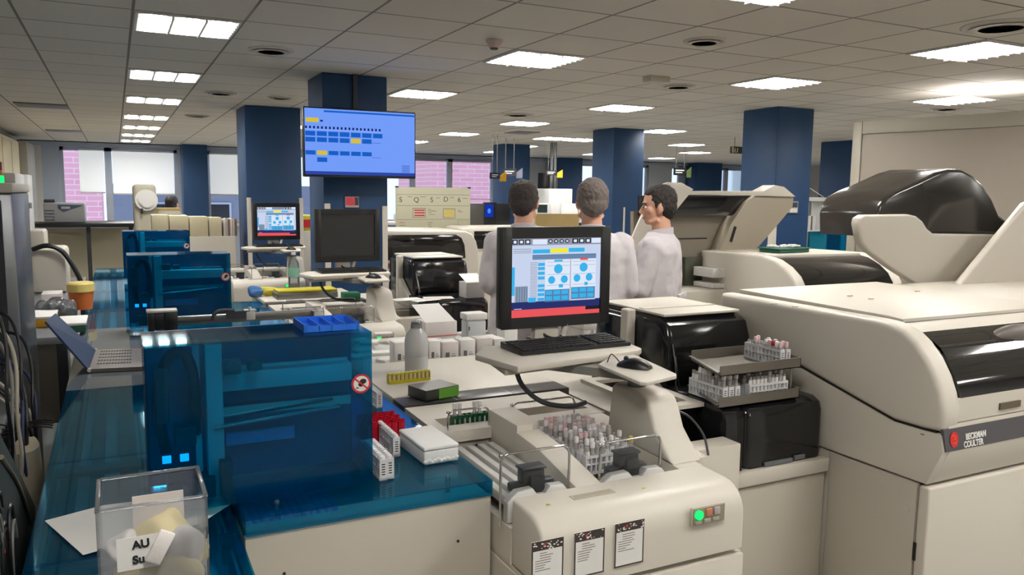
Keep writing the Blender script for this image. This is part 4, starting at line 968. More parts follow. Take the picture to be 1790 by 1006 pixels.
# green trays on it
p = atz(1370, 441, zt)
t = thing('tray_stack', 'green tray heaped with white tube packs on the second analyzer', 'tray', (p.x, p.y, zt+.002), R(4))
obj('tray', MB().box((-.16, -.1, 0), (.17, .1, .03), .006).box((-.175, -.11, .026), (.185, .11, .034), .003), mat('dark_green_plastic', (16, 84, 66), .45), t, local=True)
mb = MB(); rr_ = random.Random(5)
for q in range(16): mb.M = Matrix.Translation((rr_.uniform(-.12, .13), rr_.uniform(-.07, .07), .044+rr_.uniform(0, .006))) @ Matrix.Rotation(rr_.uniform(-.5, .5), 4, 'Z'); mb.box((-.03, -.012, -.006), (.03, .012, .006), .002)
obj('white_packs', mb, paper, t, local=True)
# analyzer with open lid behind the men
XO = 3.95
t = thing('analyzer', 'open grey-cream analyzer with its lid raised behind the youngest man', 'laboratory analyzer', (3.4, 4.6, 0))
YO = 4.62
obj('lower_body', MB().box((2.8, YO, 0), (4.13, 5.5, .98), .01), creamd, t)
def po(u, v, y=YO+.35): q = aty(u, v, y); return (q.x, q.z)
Y5 = YO+.35
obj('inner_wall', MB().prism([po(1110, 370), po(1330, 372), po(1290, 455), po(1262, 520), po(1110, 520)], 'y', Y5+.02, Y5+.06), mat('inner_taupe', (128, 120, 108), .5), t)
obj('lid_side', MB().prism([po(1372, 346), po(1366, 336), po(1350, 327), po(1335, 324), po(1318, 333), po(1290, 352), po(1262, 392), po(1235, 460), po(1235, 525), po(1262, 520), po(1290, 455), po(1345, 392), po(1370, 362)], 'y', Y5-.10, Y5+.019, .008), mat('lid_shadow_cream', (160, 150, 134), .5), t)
obj('lid_top', MB().prism([po(1110, 334), po(1316, 334), po(1335, 324), po(1352, 327), po(1372, 344), po(1300, 342), po(1110, 340)], 'y', Y5-.12, Y5-.102, .003), cream, t)
obj('window_band', MB().prism([po(1110, 342), po(1306, 342), po(1284, 368), po(1270, 377), po(1110, 376)], 'y', Y5-.06, Y5-.03, .004), blackg, t)
obj('panel_seam', MB().prism([po(1180, 417), po(1238, 416), po(1238, 418), po(1180, 419)], 'y', Y5+.015, Y5+.0195).prism([po(1268, 395), po(1272, 396), po(1264, 422), po(1260, 421)], 'y', Y5-.106, Y5-.101), gap, t)
obj('lid_side_left', MB().prism([po(1172, 320), po(1148, 319), po(1132, 325), (po(1114, 352)), po(1092, 400), po(1072, 450), po(1112, 450), po(1140, 395), po(1192, 331)], 'y', Y5-.14, Y5-.12, .004), cream, t)
obj('left_flap', MB().prism([po(1120, 322, 4.5), po(1135, 322, 4.5), po(1112, 400, 4.5), po(1080, 440, 4.5)], 'y', 4.5, 4.53, .004), cream, t) if 0 else None
for k_, (u0, v0, u1, v1) in enumerate(((1205, 465, 1258, 478), (1205, 490, 1250, 496), (1205, 515, 1268, 524))):
    a = po(u0, v0); b_ = po(u1, v1); obj('inner_shelf', MB().box((a[0], Y5-.28, b_[1]), (b_[0], Y5-.05, a[1]), .004), whitem, t)
for u in (1242, 1255): a = po(u, 480); b_ = po(u+4, 515); obj('rod', MB().cyl((a[0], Y5-.2, a[1]), (a[0], Y5-.2, b_[1]), .008, seg=8), steel, t)
a = po(1180, 425); obj('reagent_bay', MB().prism([po(1195, 450), po(1266, 448), po(1262, 520), po(1195, 520)], 'y', Y5-.02, Y5+.018), mat('bay_green', (76, 78, 66), .5), t)
# ================================================================ CONTAINER, PAPER, LAPTOP ON THE TRACK
ZT = .866
t = thing('acrylic_container', 'tall clear acrylic bin of crumpled pale yellow gloves and tissues at the bottom left', 'container', (.03, 1.42, ZT))
cx0, cx1, cy0, cy1, czt = -.046, .112, 1.30, 1.452, 1.197
obj('walls', MB().shell((cx0, cy0, ZT), (cx1, cy1, czt), 'xXYz', .004), clear, t); obj('front_wall', MB().box((cx0+.004, cy0, ZT+.005), (cx1-.004, cy0+.004, czt)), acrylic('scuffed_acrylic', (248, 249, 250), .9, .20, (244, 244, 246), .15), t)
mb = MB()
for a, b_ in (((cx0-.001, cy0-.001), (cx1+.001, cy0+.006)), ((cx0-.001, cy1-.006), (cx1+.001, cy1+.001)), ((cx0-.001, cy0), (cx0+.006, cy1)), ((cx1-.006, cy0), (cx1+.001, cy1))): mb.box((a[0], a[1], czt-.001), (b_[0], b_[1], czt+.003), .001)
obj('rim', mb, clearw, t)
def crumple(name, c, r, ma, lab, cat, grp, seed, parent=None, sq=(1, 1, 1)):
    bm = bmesh.new(); bmesh.ops.create_icosphere(bm, subdivisions=4, radius=1)
    rn = random.Random(seed); dirs = [Vector((rn.gauss(0, 1), rn.gauss(0, 1), rn.gauss(0, 1))).normalized() for _ in range(16)]; ph = [rn.uniform(0, 6) for _ in dirs]
    for v in bm.verts:
        k = 1
        for d, p_ in zip(dirs, ph): k += .045*math.sin(5*v.co.dot(d)+p_)+.03*abs(math.sin(3.1*v.co.dot(d)-p_))
        v.co = Vector((v.co.x*k*r*sq[0], v.co.y*k*r*sq[1], v.co.z*k*r*sq[2]))+Vector(c)
    mb = MB(); mb.bm.free(); mb.bm = bm
    return obj(name, mb, ma, parent, label=lab, cat=cat, group=grp, ang=60)
pale = mat('pale_yellow_latex', (246, 226, 160), .6, bump=.2, bscale=40); tiss = mat('tissue', (236, 230, 226), .8, bump=.2, bscale=40)
for i, (x, y, z, r_, m_) in enumerate([(.01, 1.36, ZT+.05, .032, pale), (.07, 1.36, ZT+.05, .028, pale), (.0, 1.40, ZT+.11, .03, tiss), (.06, 1.40, ZT+.10, .03, pale), (.03, 1.345, ZT+.12, .025, pale), (.075, 1.345, ZT+.14, .025, pale),
    (.0, 1.345, ZT+.165, .026, pale), (.055, 1.35, ZT+.195, .034, pale), (.08, 1.40, ZT+.20, .026, pale), (.02, 1.40, ZT+.20, .034, pale), (-.008, 1.405, ZT+.225, .022, tiss), (.05, 1.40, ZT+.235, .032, pale), (.075, 1.35, ZT+.235, .024, tiss)]):
    crumple('crumpled_glove' if m_ is pale else 'crumpled_tissue', (x, y, z), r_, m_, ('crumpled pale yellow glove' if m_ is pale else 'crumpled white tissue')+' inside the clear acrylic bin', 'glove' if m_ is pale else 'tissue', 'gloves in the acrylic bin' if m_ is pale else 'tissues in the acrylic bin', i)
obj('handwritten_label', MB().box((-.020, cy0-.0012, 1.098), (.040, cy0-.0002, 1.150)), paper, t)
L_ = bpy.data.objects['handwritten_label']
text('handwriting', 'AU', .018, ink, L_, frame((.014, cy0-.0015, 1.137), (1, 0, .05), (-.05, 0, 1)), bold=.0006); text('handwriting', 'Su', .018, ink, L_, frame((.010, cy0-.0015, 1.113), (1, 0, .05), (-.05, 0, 1)), bold=.0006)
mb = MB(); mb.M = Matrix.Translation((.040, cy0-.006, 1.128)) @ Matrix.Rotation(R(28), 4, 'Y'); mb.box((-.012, -.004, -.025), (.012, .004, .028), .003)
obj('folded_slip', mb, tiss, t)
obj('inner_card', MB().box((.005, 1.435, 1.10), (.085, 1.437, 1.165)), card, t)
P = [atz(78, 912, ZT+.001), atz(145, 972, ZT+.001), atz(262, 940, ZT+.001), atz(350, 917, ZT+.001), atz(405, 890, ZT+.001), atz(352, 864, ZT+.001), atz(180, 885, ZT+.001)]
bm = bmesh.new(); lo = [bm.verts.new(p+Vector((0, 0, .001+(.012 if i in (4,) else .0)))) for i, p in enumerate(P)]; bm.faces.new(lo)
r_ = bmesh.ops.extrude_face_region(bm, geom=bm.faces[:]); bmesh.ops.translate(bm, verts=[v for v in r_['geom'] if isinstance(v, bmesh.types.BMVert)], vec=(0, 0, .0006))
mb = MB(); mb.bm.free(); mb.bm = bm; obj('paper_sheet', mb, paper, label='blank white sheet lying under the clear acrylic bin', cat='paper')
# laptop: hinge on its left
zl = .867
A, B_, C_, D_ = atz(168, 617, zl), atz(258, 614, zl), atz(262, 647, zl), atz(156, 652, zl)
t = thing('laptop', 'open laptop turned sideways on the blue track, screen leaning left', 'laptop', ((A+C_)/2))
e = Vector((0, 0, .016)); obj('keyboard_deck', MB().hull([A, B_, C_, D_], [A+e, B_+e, C_+e, D_+e]), mat('laptop_silver', (128, 122, 118), .4, metal=.3), t)
mb = MB()
for i in range(12):
    for j in range(5):
        p = A.lerp(B_, .12+i*.05).lerp(D_.lerp(C_, .12+i*.05), .12+j*.16)+e; mb.box(p+Vector((-.004, -.010, 0)), p+Vector((.004, .010, .002)))
obj('keys', mb, mat('laptop_keys', (70, 68, 66), .5), t)
yy = (A.y+D_.y)/2
T1 = aty(97, 548, A.y+.02); T2 = aty(80, 562, D_.y-.02)
s0, s1 = A+Vector((0, 0, .012)), D_+Vector((0, 0, .012)); th = Vector((-.006, 0, -.006))
obj('screen_lid', MB().hull([s0, s1, T2, T1], [s0+th, s1+th, T2+th, T1+th]), navy, t)
for p in (s0, s1): obj('hinge', MB().cyl(p+Vector((0, -.012, 0)), p+Vector((0, .012, 0)), .008, seg=12), whitem, t)
# ================================================================ LEFT CLUTTER
t = thing('steel_cabinet', 'tall brushed steel instrument cabinet at the far left edge', 'cabinet', (-.62, 4.2, 0))
obj('side', MB().box((-.95, 3.75, 0), (-.365, 4.4, 1.66), .01), mat('cabinet_steel', (140, 142, 146), .3, metal=.85, bump=.04, bscale=20), t)
obj('top', MB().box((-.96, 3.72, 1.66), (-.36, 4.42, 1.70), .01), cream, t)
obj('dark_edge', MB().box((-.44, 3.735, .2), (-.405, 3.749, 1.63)), dgrey, t); obj('front_strip', MB().box((-.52, 3.73, .2), (-.45, 3.749, 1.63)), creamd, t)
t = thing('signal_tower', 'red, amber and lit green signal light on the steel cabinet', 'signal lamp', (-.425, 3.9, 1.70))
p = (-.432, 3.9, 1.70)
obj('green_light', MB().lathe([(.0, .0), (.026, 0), (.026, .03), (0, .03)], p, 20), emission('green_led', (30, 245, 110), 1.6), t, label='lit green light'); obj('amber_light', MB().lathe([(.0, .031), (.022, .031), (.022, .05), (0, .05)], p, 20), mat('amber', (190, 110, 50), .3), t); obj('red_light', MB().lathe([(.0, .051), (.022, .051), (.022, .085), (.01, .09), (0, .09)], p, 20), mat('dark_red', (110, 20, 26), .3), t)
for i, (u0, v0, u1, v1, y, lab) in enumerate([(18, 302, 34, 420, 4.45, 'narrow white cabinet end standing behind the steel cabinet'), (38, 305, 54, 400, 8.35, 'white hinged cabinet edge right behind the signal light')]):
    a, b_ = aty(u0, v0, y), aty(u1, v1, y); t = thing('white_cabinet', lab, 'cabinet', (a.x, y, 0)); obj('body', MB().box((a.x-.25, y, 0), (b_.x, y+.4, a.z), .01), whitem, t)
    for z in (.8, 1.25, 1.5): obj('hinge', MB().cyl((b_.x+.008, y-.006, z), (b_.x+.008, y-.006, z+.05), .01, seg=10), chrome, t)
a = aty(2, 210, 14); b_ = aty(30, 228, 14)
t = thing('wall_cabinet', 'tall cream cupboard against the left wall near the windows', 'cupboard', (-1.6, 14.5, 0)); obj('body', MB().box((-1.74, 13.2, 0), (-1.50, 16.8, 2.5), .01), mat('cupboard_cream', (220, 208, 176), .5), t)
for y in (14.4, 15.6): obj('door', MB().box((-1.5, y, .05), (-1.49, y+1.1, 2.45), .004), mat('cupboard_cream', (220, 208, 176), .5), t)
t = thing('side_cupboard', 'grey full-height cupboard beside the leftmost window', 'cupboard', (-1.6, 17.6, 0)); obj('body', MB().box((-1.74, 16.85, 0), (-1.38, 18.4, 2.52), .01), mat('greige', (150, 148, 140), .5), t); obj('door', MB().box((-1.72, 16.835, .05), (-1.4, 16.85, 2.48), .004), mat('greige', (150, 148, 140), .5), t)
# cart with printer-like instruments left of the track
t = thing('equipment_rack', 'dark metal equipment rack crowded with cables left of the blue track', 'rack', (-.6, 2.6, 0))
for x in (-.98, -.40):
    for y in (2.0, 3.45): obj('post', MB().box((x, y, 0), (x+.03, y+.03, 1.0 if y > 3 else .86)), dgrey, t)
for z in (.30, .62): obj('shelf', MB().box((-.98, 2.0, z), (-.37, 3.48, z+.02), .003), grey, t)
obj('shelf', MB().box((-.98, 3.0, .86), (-.37, 3.48, .88), .003), grey, t, label='shorter raised top shelf')
dark_w = mat('warm_dark', (66, 64, 60), .5)
for i, (x0, y0, z0, x1, y1, z1, ma, lab) in enumerate([(-.93, 3.05, .88, -.48, 3.4, 1.30, black, 'black switched-off screen unit at the left edge'), (-.9, 2.1, .64, -.46, 2.5, .80, dark_w, 'dark grey case on the middle shelf at the left edge'), (-.88, 2.6, .64, -.5, 2.95, .86, grey, 'grey power unit behind the dark case'),
    (-.92, 2.1, .32, -.5, 2.6, .5, dark_w, 'dark grey box on the lowest rack shelf'), (-.9, 2.75, .32, -.52, 3.3, .56, black, 'black box at the back of the lowest shelf')]):
    t = thing('equipment_case', lab, 'equipment', ((x0+x1)/2, (y0+y1)/2, z0)); obj('case', MB().box((x0, y0, z0), (x1, y1, z1), .012), ma, t)
    mb = MB()
    for q in range(6): mb.box((x0+.05+q*.05, y0-.002, z0+.03), (x0+.075+q*.05, y0+.001, z1-.04))
    obj('vent_slots', mb, gap, t); obj('handle', MB().tube([(x0+.1, y0, z1-.02), (x0+.1, y0-.03, z1-.02), (x1-.1, y0-.03, z1-.02), (x1-.1, y0, z1-.02)], .006), steel, t)
sack = mat('beige_cloth', (176, 164, 142), .85, bump=.5, bscale=12)
for i, (cx_, cy_, w_, h, lab) in enumerate([(-.305, 3.05, .05, .82, 'beige cloth-wrapped hose bundle beside the laptop'), (-.30, 2.55, .05, .62, 'lower beige wrapped hose bundle beside the track')]):
    pts = []
    for k_ in range(10):
        z = h*(k_/9); s = 1.0+.18*math.sin(k_*1.7+i); s *= (1 if k_ < 8 else .75)
        pts.append([Vector((cx_+w_*s*math.cos(a_)*(1+.12*math.sin(3*a_+k_)), cy_+w_*2.6*s*math.sin(a_)*(1+.1*math.cos(4*a_+k_)), z)) for a_ in [2*math.pi*q/18 for q in range(18)]])
    mb = MB(); mb.loft(pts); obj('hose_bundle', mb, sack, label=lab, cat='hose')
cabm = [black, mat('cable_grey', (120, 118, 114), .5), mat('cable_cream', (190, 182, 166), .5), mat('cable_blue', (34, 44, 84), .5)]
rn = random.Random(11)
for i in range(22):
    y = 2.1+rn.random()*1.3; x = -.44+rn.random()*.06; z = .885 if y > 3.02 else (.87 if y > 2.98 else .645)
    m_ = cabm[i % 4]; r0 = rn.uniform(.004, .009); pts = [Vector((x-.38, y+rn.uniform(-.05, .05), z+.22+rn.random()*.12)), Vector((x-.2, y, z+.25+rn.random()*.08)), Vector((x-.05, y-.05, z+.12)), Vector((x+.055, y-.02, z-.02)), Vector((x+.075, y+.03, z-.2)), Vector((x+.06, y+.02, z-.45)), Vector((x+.04, y+.05, .012+i*.0))]
    mb = MB(); mb.tube(pts, r0, 7, 5)
    obj('cable', mb, m_, label='%s cable hanging off the left equipment rack' % ['black', 'grey', 'cream', 'dark blue'][i % 4], cat='cable', group='%s cables hanging at the left rack' % ['black', 'grey', 'cream', 'dark blue'][i % 4])
for i in range(5):
    mb = MB(); c0 = Vector((-.36, 2.75+.02*i, .70-.02*i)); mb.tube([c0+Vector((.008*i, .11*math.cos(a_), .16*math.sin(a_))) for a_ in [R(q*30) for q in range(13)]], .006, 7, 3)
    obj('cable_loop', mb, cabm[2], label='coiled cream cable loop hanging beside the beige bundle', cat='cable', group='coiled cream cable loops')
for i in range(4):
    mb = MB(); y = 3.02+i*.03; mb.tube([(-.22, y, .878), (-.27, y+.01, .885), (-.33, y, .872), (-.38, y-.02, .86 + i*.01)], .003, 6); obj('cable', mb, black, label='thin black cable running out from under the laptop', cat='cable', group='thin cables under the laptop')
# dark panel and small parts at the bottom left
def pq(u, v, x=-.262): q = atx(u, v, x); return (q.y, q.z)
t = thing('equipment_cover', 'dark grey-green slanted cover panel at the bottom left edge beside the track', 'panel', (-.27, 2.0, 0))
pp = [pq(-60, 690), pq(0, 757), pq(30, 815), pq(62, 885), pq(60, 1006)]
obj('cover', MB().prism(pp+[(pp[-1][0], .0), (pp[0][0], 0)], 'x', -.285, -.262, .004), mat('panel_green_grey', (52, 58, 56), .45), t)
e = [atx(u, v, -.262) for u, v in ((0, 800), (30, 850), (52, 915))]
obj('edge_trim', MB().tube([p+Vector((.003, 0, 0)) for p in e], .006, 8), mat('trim_taupe', (120, 112, 100), .5), t)
p = atx(6, 966, -.258); obj('red_lamp', MB().ball(p, (.004, .012, .006), 12, 8), emission('red_led', (230, 30, 30), 1.2), t, label='small lit red lamp')
rn = random.Random(77)
for i in range(9):
    a = atx(rn.uniform(0, 30), rn.uniform(880, 960), -.25); mb = MB(); mb.tube([a, a+Vector((0, -.03, .04+.02*rn.random())), a+Vector((.0, -.08, .03)), a+Vector((0, -.10, -.08)), a+Vector((0, -.07, -.2))], rn.uniform(.002, .0045), 6, 5)
    obj('cable', mb, [black, black, cabm[1]][i % 3], label='%s cable drooping over the dark bottom-left panel' % ['black', 'black', 'grey'][i % 3], cat='cable', group='%s cables over the dark bottom-left panel' % ['black', 'black', 'grey'][i % 3])
for i, (u, v, m_) in enumerate(((38, 690, cabm[3]), (55, 640, cabm[0]), (20, 660, cabm[1]), (45, 700, cabm[0]), (28, 640, cabm[2]), (62, 700, cabm[3]), (10, 600, cabm[0]), (35, 610, cabm[0]))):
    a = atx(u, v, -.30); d = Vector((0, rn.uniform(-.1, .1), -1)); mb = MB(); mb.tube([a+Vector((-.1, .1, .12)), a+Vector((-.03, .04, .10)), a, a+d*.15+Vector((0, -.05, 0)), a+d*.32, a+d*.5+Vector((-.03, .03, 0))], .0055, 7, 5)
    nm = {0: 'dark blue', 1: 'black', 2: 'grey', 3: 'black', 4: 'cream', 5: 'dark blue', 6: 'black', 7: 'black'}[i]
    obj('cable', mb, m_, label=nm+' cable dropping in front of the left rack shelves', cat='cable', group=nm+' cables in front of the left rack')
# side bench beyond the rack with tubs
t = thing('side_bench', 'grey bench left of the far track carrying tubs and trays', 'table', (-.75, 6, 0))
obj('top', MB().box((-1.4, 4.9, .84), (-.26, 8.2, .88), .005), grey, t)
for x in (-1.35, -.32):
    for y in (4.95, 8.1): obj('leg', MB().box((x, y, 0), (x+.05, y+.05, .84)), dgrey, t)
obj('drawer_unit', MB().box((-.75, 5.1, .35), (-.30, 5.8, .838), .005), creamd, t)
def simple_box(u0, v0, u1, zb, y, h, dpt, name, lab, cat, ma, bev=.004, lid=None, grp=None):
    a = aty(u0, v0, y); b_ = aty(u1, v0, y); t = thing(name, lab, cat, ((a.x+b_.x)/2, y, zb), 0, grp)
    obj('body', MB().box((a.x, y, zb), (b_.x, y+dpt, zb+h), bev), ma, t)
    if lid: obj('lid', MB().box((a.x-.004, y-.004, zb+h), (b_.x+.004, y+dpt+.004, zb+h+.015), bev), lid, t)
    return t
simple_box(50, 492, 92, .881, 5.25, .05, .3, 'tray', 'amber-yellow tray with a white lid on the side bench', 'tray', mat('amber_tray', (214, 160, 40), .5), lid=paper)
simple_box(96, 496, 146, .881, 5.0, .04, .3, 'tray', 'dark green tray with a white lid on the side bench', 'tray', mat('dark_green_plastic', (16, 84, 66), .45), lid=paper)
p = aty(139, 465, 6.0); t = thing('sharps_tub', 'yellow and orange waste tub on the side bench', 'tub', (p.x, 6.0, .881)); obj('tub', MB().lathe([(0, 0), (.065, 0), (.078, .12), (0, .12)], (p.x, 6.0, .881)), mat('orange_tub', (205, 110, 48), .45), t); obj('rim', MB().lathe([(0, .12), (.084, .12), (.084, .17), (.075, .18), (0, .18)], (p.x, 6.0, .881)), mat('pale_yellow_lid', (226, 205, 120), .45), t)
simple_box(68, 460, 104, .881, 5.9, .12, .2, 'carton', 'white carton with a red stripe beside the yellow tub', 'box', card)
t = bpy.data.objects['carton.001'] if 'carton.001' in bpy.data.objects else None
for i, (u, v, r_) in enumerate(((76, 470, .05), (96, 472, .06), (112, 468, .05))):
    p = aty(u, v, 5.6); crumple('plastic_bag', (p.x, 5.6, .881+r_*.9), r_, clearw, 'crumpled clear bag on the side bench, '+['left', 'middle', 'right'][i]+' of three', 'bag', 'clear bags on the side bench', 40+i)
t = thing('benchtop_reader', 'cream benchtop instrument with a black hose on the side bench', 'laboratory instrument', (-.7, 7.1, .881))
a, b_ = aty(50, 400, 7.0), aty(105, 445, 7.0)
obj('body', MB().box((a.x, 7.0, .881), (b_.x+.04, 7.5, 1.22), .03), cream, t); obj('head', MB().box((a.x, 7.05, 1.22), (b_.x-.1, 7.4, 1.36), .02), cream, t)
obj('hose', MB().tube([(a.x+.02, 6.96, 1.22), (a.x+.12, 6.94, 1.25), (a.x+.22, 6.94, 1.2), (a.x+.3, 6.95, 1.05), (a.x+.34, 6.96, .93)], .018), black, t)
# window bench and centrifuge
t = thing('window_bench', 'long black-topped bench under the left windows', 'table', (0, 11.5, 0))
obj('top', MB().box((-1.3, 11.6, 1.19), (.25, 12.3, 1.24), .004), black, t)
for x in (-1.25, -.35, .15): obj('leg', MB().box((x, 11.7, 0), (x+.05, 11.75, 1.19)), dgrey, t)
obj('modesty_panel', MB().box((-1.2, 12.2, .4), (.2, 12.23, 1.15)), beige, t)
t = thing('centrifuge', 'grey and white benchtop centrifuge on the window bench', 'centrifuge', (-.6, 12, 1.24))
a, b_ = aty(75, 357, 11.8), aty(150, 386, 11.8); xm = aty(98, 370, 11.8).x
obj('body', MB().box((a.x, 11.8, 1.242), (b_.x, 12.2, 1.242+.255), .02), mat('centrifuge_grey', (176, 178, 182), .4), t)
obj('control_panel', MB().prism([(xm+.02, 1.47), (b_.x-.02, 1.47), (b_.x-.06, 1.45), (b_.x-.18, 1.41), (xm+.08, 1.38), (xm+.03, 1.42)], 'y', 11.785, 11.801), mat('slate_blue', (74, 84, 104), .4), t)
obj('display', MB().box((xm+.06, 11.778, 1.42), (xm+.16, 11.784, 1.45)), mat('lcd', (190, 205, 220), .3), t)
mb = MB()
for q in range(4): mb.box((a.x+.01, 11.795, 1.27+q*.04), (xm-.02, 11.803, 1.285+q*.04))
obj('vent_louvres', mb, grey, t); obj('top_module', MB().box((a.x+.005, 11.85, 1.498), (xm-.01, 12.1, 1.54), .01), dgrey, t)
t = thing('disc_analyzer', 'tall beige instrument with a round white disc below the blinds', 'laboratory instrument', (.4, 11, 0))
a, b_ = aty(232, 322, 10.9), aty(275, 390, 10.9)
obj('column', MB().box((a.x, 10.9, 0), (b_.x, 11.4, a.z), .05, 4), mat('instrument_beige', (186, 180, 160), .5), t)
c = aty(256, 350, 10.88); obj('disc', MB().cyl((c.x, 10.86, c.z), (c.x, 10.9, c.z), .13, seg=32).cyl((c.x, 10.84, c.z), (c.x, 10.86, c.z), .09, seg=32), white, t)
obj('base_box', MB().box((b_.x+.001, 10.95, 0), (b_.x+.28, 11.4, 1.42), .01), mat('instrument_beige', (186, 180, 160), .5), t); obj('wood_top', MB().box((b_.x+.001, 10.95, 1.42), (b_.x+.28, 11.3, 1.45)), wood, t); c2 = aty(250, 365, 10.85); obj('handle', MB().box((c2.x-.03, 10.84, c2.z-.06), (c2.x+.0, 10.86, c2.z+.0), .004), black, t)
t = thing('low_cabinet_row', 'bench carrying beige file boxes before the far windows', 'cabinet', (.9, 10, 0))
a, b_ = aty(265, 412, 9.95), aty(412, 412, 9.95)
obj('carcass', MB().box((a.x, 9.97, 0), (b_.x, 10.6, a.z-.02), .004), creamd, t) if b_.x < 1.38 else obj('carcass', MB().box((a.x, 9.97, 0), (1.36, 10.6, a.z-.02), .004), creamd, t)
zc = a.z-.019
for i, (u0, u1) in enumerate(((265, 295), (296, 330), (331, 364), (365, 388))):
    a, b_ = aty(u0, 376, 10.0), aty(u1, 376, 10.0)
    t = thing('file_box', 'beige file box, %s from the left on the low cabinet' % ['first', 'second', 'third', 'fourth'][i], 'box', ((a.x+b_.x)/2, 10, zc), 0, 'beige file boxes')
    obj('box', MB().box((a.x, 10.0, zc), (b_.x-.006, 10.3, a.z-.01*i), .004), mat('file_beige', (206, 196, 164), .6), t)
for i in range(6):
    a = aty(390+i*4, 378, 10.02); obj('binder', MB().box((a.x, 10.02, zc), (a.x+.024, 10.25, 1.34+.01*(i % 2)), .003), [card, creamd, mat('binder_brown', (120, 96, 84), .6)][i % 3], label='narrow %s binder beside the blue pillar' % ['pale', 'grey', 'brown'][i % 3], cat='binder', group='%s binders beside the beige file boxes' % ['pale', 'grey', 'brown'][i % 3])
# ================================================================ BEHIND THE WORKTABLE: packs, boxes, bottle
t = thing('pack_table', 'pale table heaped with white packs behind the clear bottle', 'table', (1.3, 3.9, 0)); obj('top', MB().box((.93, 3.49, .80), (1.95, 4.45, .83), .004), whitem, t)
for x in (.95, 1.88):
    for y in (3.52, 4.38): obj('leg', MB().box((x, y, 0), (x+.04, y+.04, .80)), grey, t)
rn = random.Random(21)
labp = ['left end', 'second', 'third', 'fourth', 'fifth', 'sixth', 'seventh', 'eighth']
k = 0
for i, (u0, u1, h) in enumerate([(750, 771, .115), (773, 803, .105), (805, 832, .108), (834, 862, .11), (690, 716, .12), (718, 745, .11), (864, 884, .10)]):
    a, b_ = aty(u0, 620, 3.52), aty(u1, 620, 3.52)
    t = thing('reagent_carton', 'white reagent carton standing in the front row behind the worktop, %s place' % ['third', 'fourth', 'fifth', 'sixth', 'first', 'second', 'last'][i], 'box', ((a.x+b_.x)/2, 3.52, .831), 0, 'white cartons behind the worktop')
    obj('carton', MB().box((a.x, 3.52, .831), (b_.x-.004, 3.60, .831+h+.03), .002), card if i % 2 else paper, t)
    M = frame((a.x, 3.5195, .831), (1, 0, 0), (0, 0, 1)); W = b_.x-a.x
    rects('print', M, [(W*.2, h*.55, W*.42, h*.8, 0, 1), (W*.55, h*.6, W*.8, h*.63, 0, 1), (W*.55, h*.7, W*.75, h*.72, 0, 1)], [grey], t)
def flat_pack(i, x, y, z, lab):
    mb = MB(); mb.M = Matrix.Translation((x, y, z)) @ Matrix.Rotation(rn.uniform(-.6, .6), 4, 'Z'); mb.box((-.05, -.035, 0), (.05, .035, .018), .004)
    return obj('tube_pack', mb, [paper, card, tiss][i % 3], label=lab, cat='pack', group='flat white packs heaped on the pack table')
for i in range(26):
    flat_pack(i, rn.uniform(1.02, 1.85), rn.uniform(3.70, 4.33), .831+.0185*(i//9), 'flat white pack in the heap behind the clear bottle')
a, b_ = aty(744, 590, 4.05), aty(799, 560, 4.05)
t = thing('carton', 'large white carton with a raised flap and red print lines', 'box', ((a.x+b_.x)/2, 4.05, .831)); zt = aty(770, 563, 4.05).z
obj('box', MB().box((a.x, 4.05, .889), (b_.x, 4.2, zt), .003), card, t); obj('stand_stack', MB().box((a.x+.005, 4.055, .831), (b_.x-.005, 4.19, .8885), .003), paper, t)
fl = aty(736, 541, 4.0); fr_ = aty(788, 538, 4.0)
obj('flap', MB().hull([Vector((a.x, 4.052, zt)), Vector((b_.x-.01, 4.052, zt)), Vector((fr_.x, 4.18, fr_.z)), Vector((fl.x+.01, 4.18, fl.z))], [Vector((a.x, 4.055, zt+.002)), Vector((b_.x-.01, 4.055, zt+.002)), Vector((fr_.x, 4.183, fr_.z)), Vector((fl.x+.01, 4.183, fl.z))]), paper, t)
rects('red_line', frame((a.x, 4.0495, .889), (1, 0, 0), (0, 0, 1)), [(.0, .006, b_.x-a.x, .010, 0)], [redink], t)
a, b_ = aty(816, 604, 3.66), aty(850, 604, 3.66)
t = thing('detergent_jug', 'white translucent jug with a flat top beside the carton', 'jug', ((a.x+b_.x)/2, 3.7, .831)); zt = aty(830, 558, 3.7).z
obj('body', MB().box((a.x, 3.66, .831), (b_.x, 3.74, zt), .012, 3), mat('jug_white', (205, 207, 208), .35), t); obj('lid', MB().box((a.x-.004, 3.655, zt), (b_.x+.006, 3.745, zt+.035), .006), paper, t); obj('level_mark', MB().box((a.x+.01, 3.6585, zt-.05), (a.x+.016, 3.6595, zt-.03)), green, t)
# clear bottle
p = atz(728, 650, .905); t = thing('water_bottle', 'large clear plastic bottle with a ribbed neck on the cream worktop', 'bottle', (p.x, p.y, .905))
zt = aty(735, 562, p.y).z-.905
obj('bottle_body', MB().lathe([(0, 0), (.044, 0), (.05, .006), (.051, zt*.3), (.049, zt*.32), (.051, zt*.36), (.051, zt*.62), (.045, zt*.74), (.030, zt*.83), (.022, zt*.87), (.022, zt-.006), (.0, zt-.006)], (p.x, p.y, .906), 32), milky, t)
obj('neck_ribs', MB().lathe([(.0225, zt-.03), (.026, zt-.028), (.0225, zt-.022), (.026, zt-.018), (.0225, zt-.012), (.025, zt-.006), (.02, zt)], (p.x, p.y, .906), 28), clearw, t)
obj('liquid', MB().lathe([(0, .003), (.047, .004), (.048, zt*.4), (0, zt*.4)], (p.x, p.y, .906), 28), mat('liquid_milky', (206, 208, 200), .3), t)
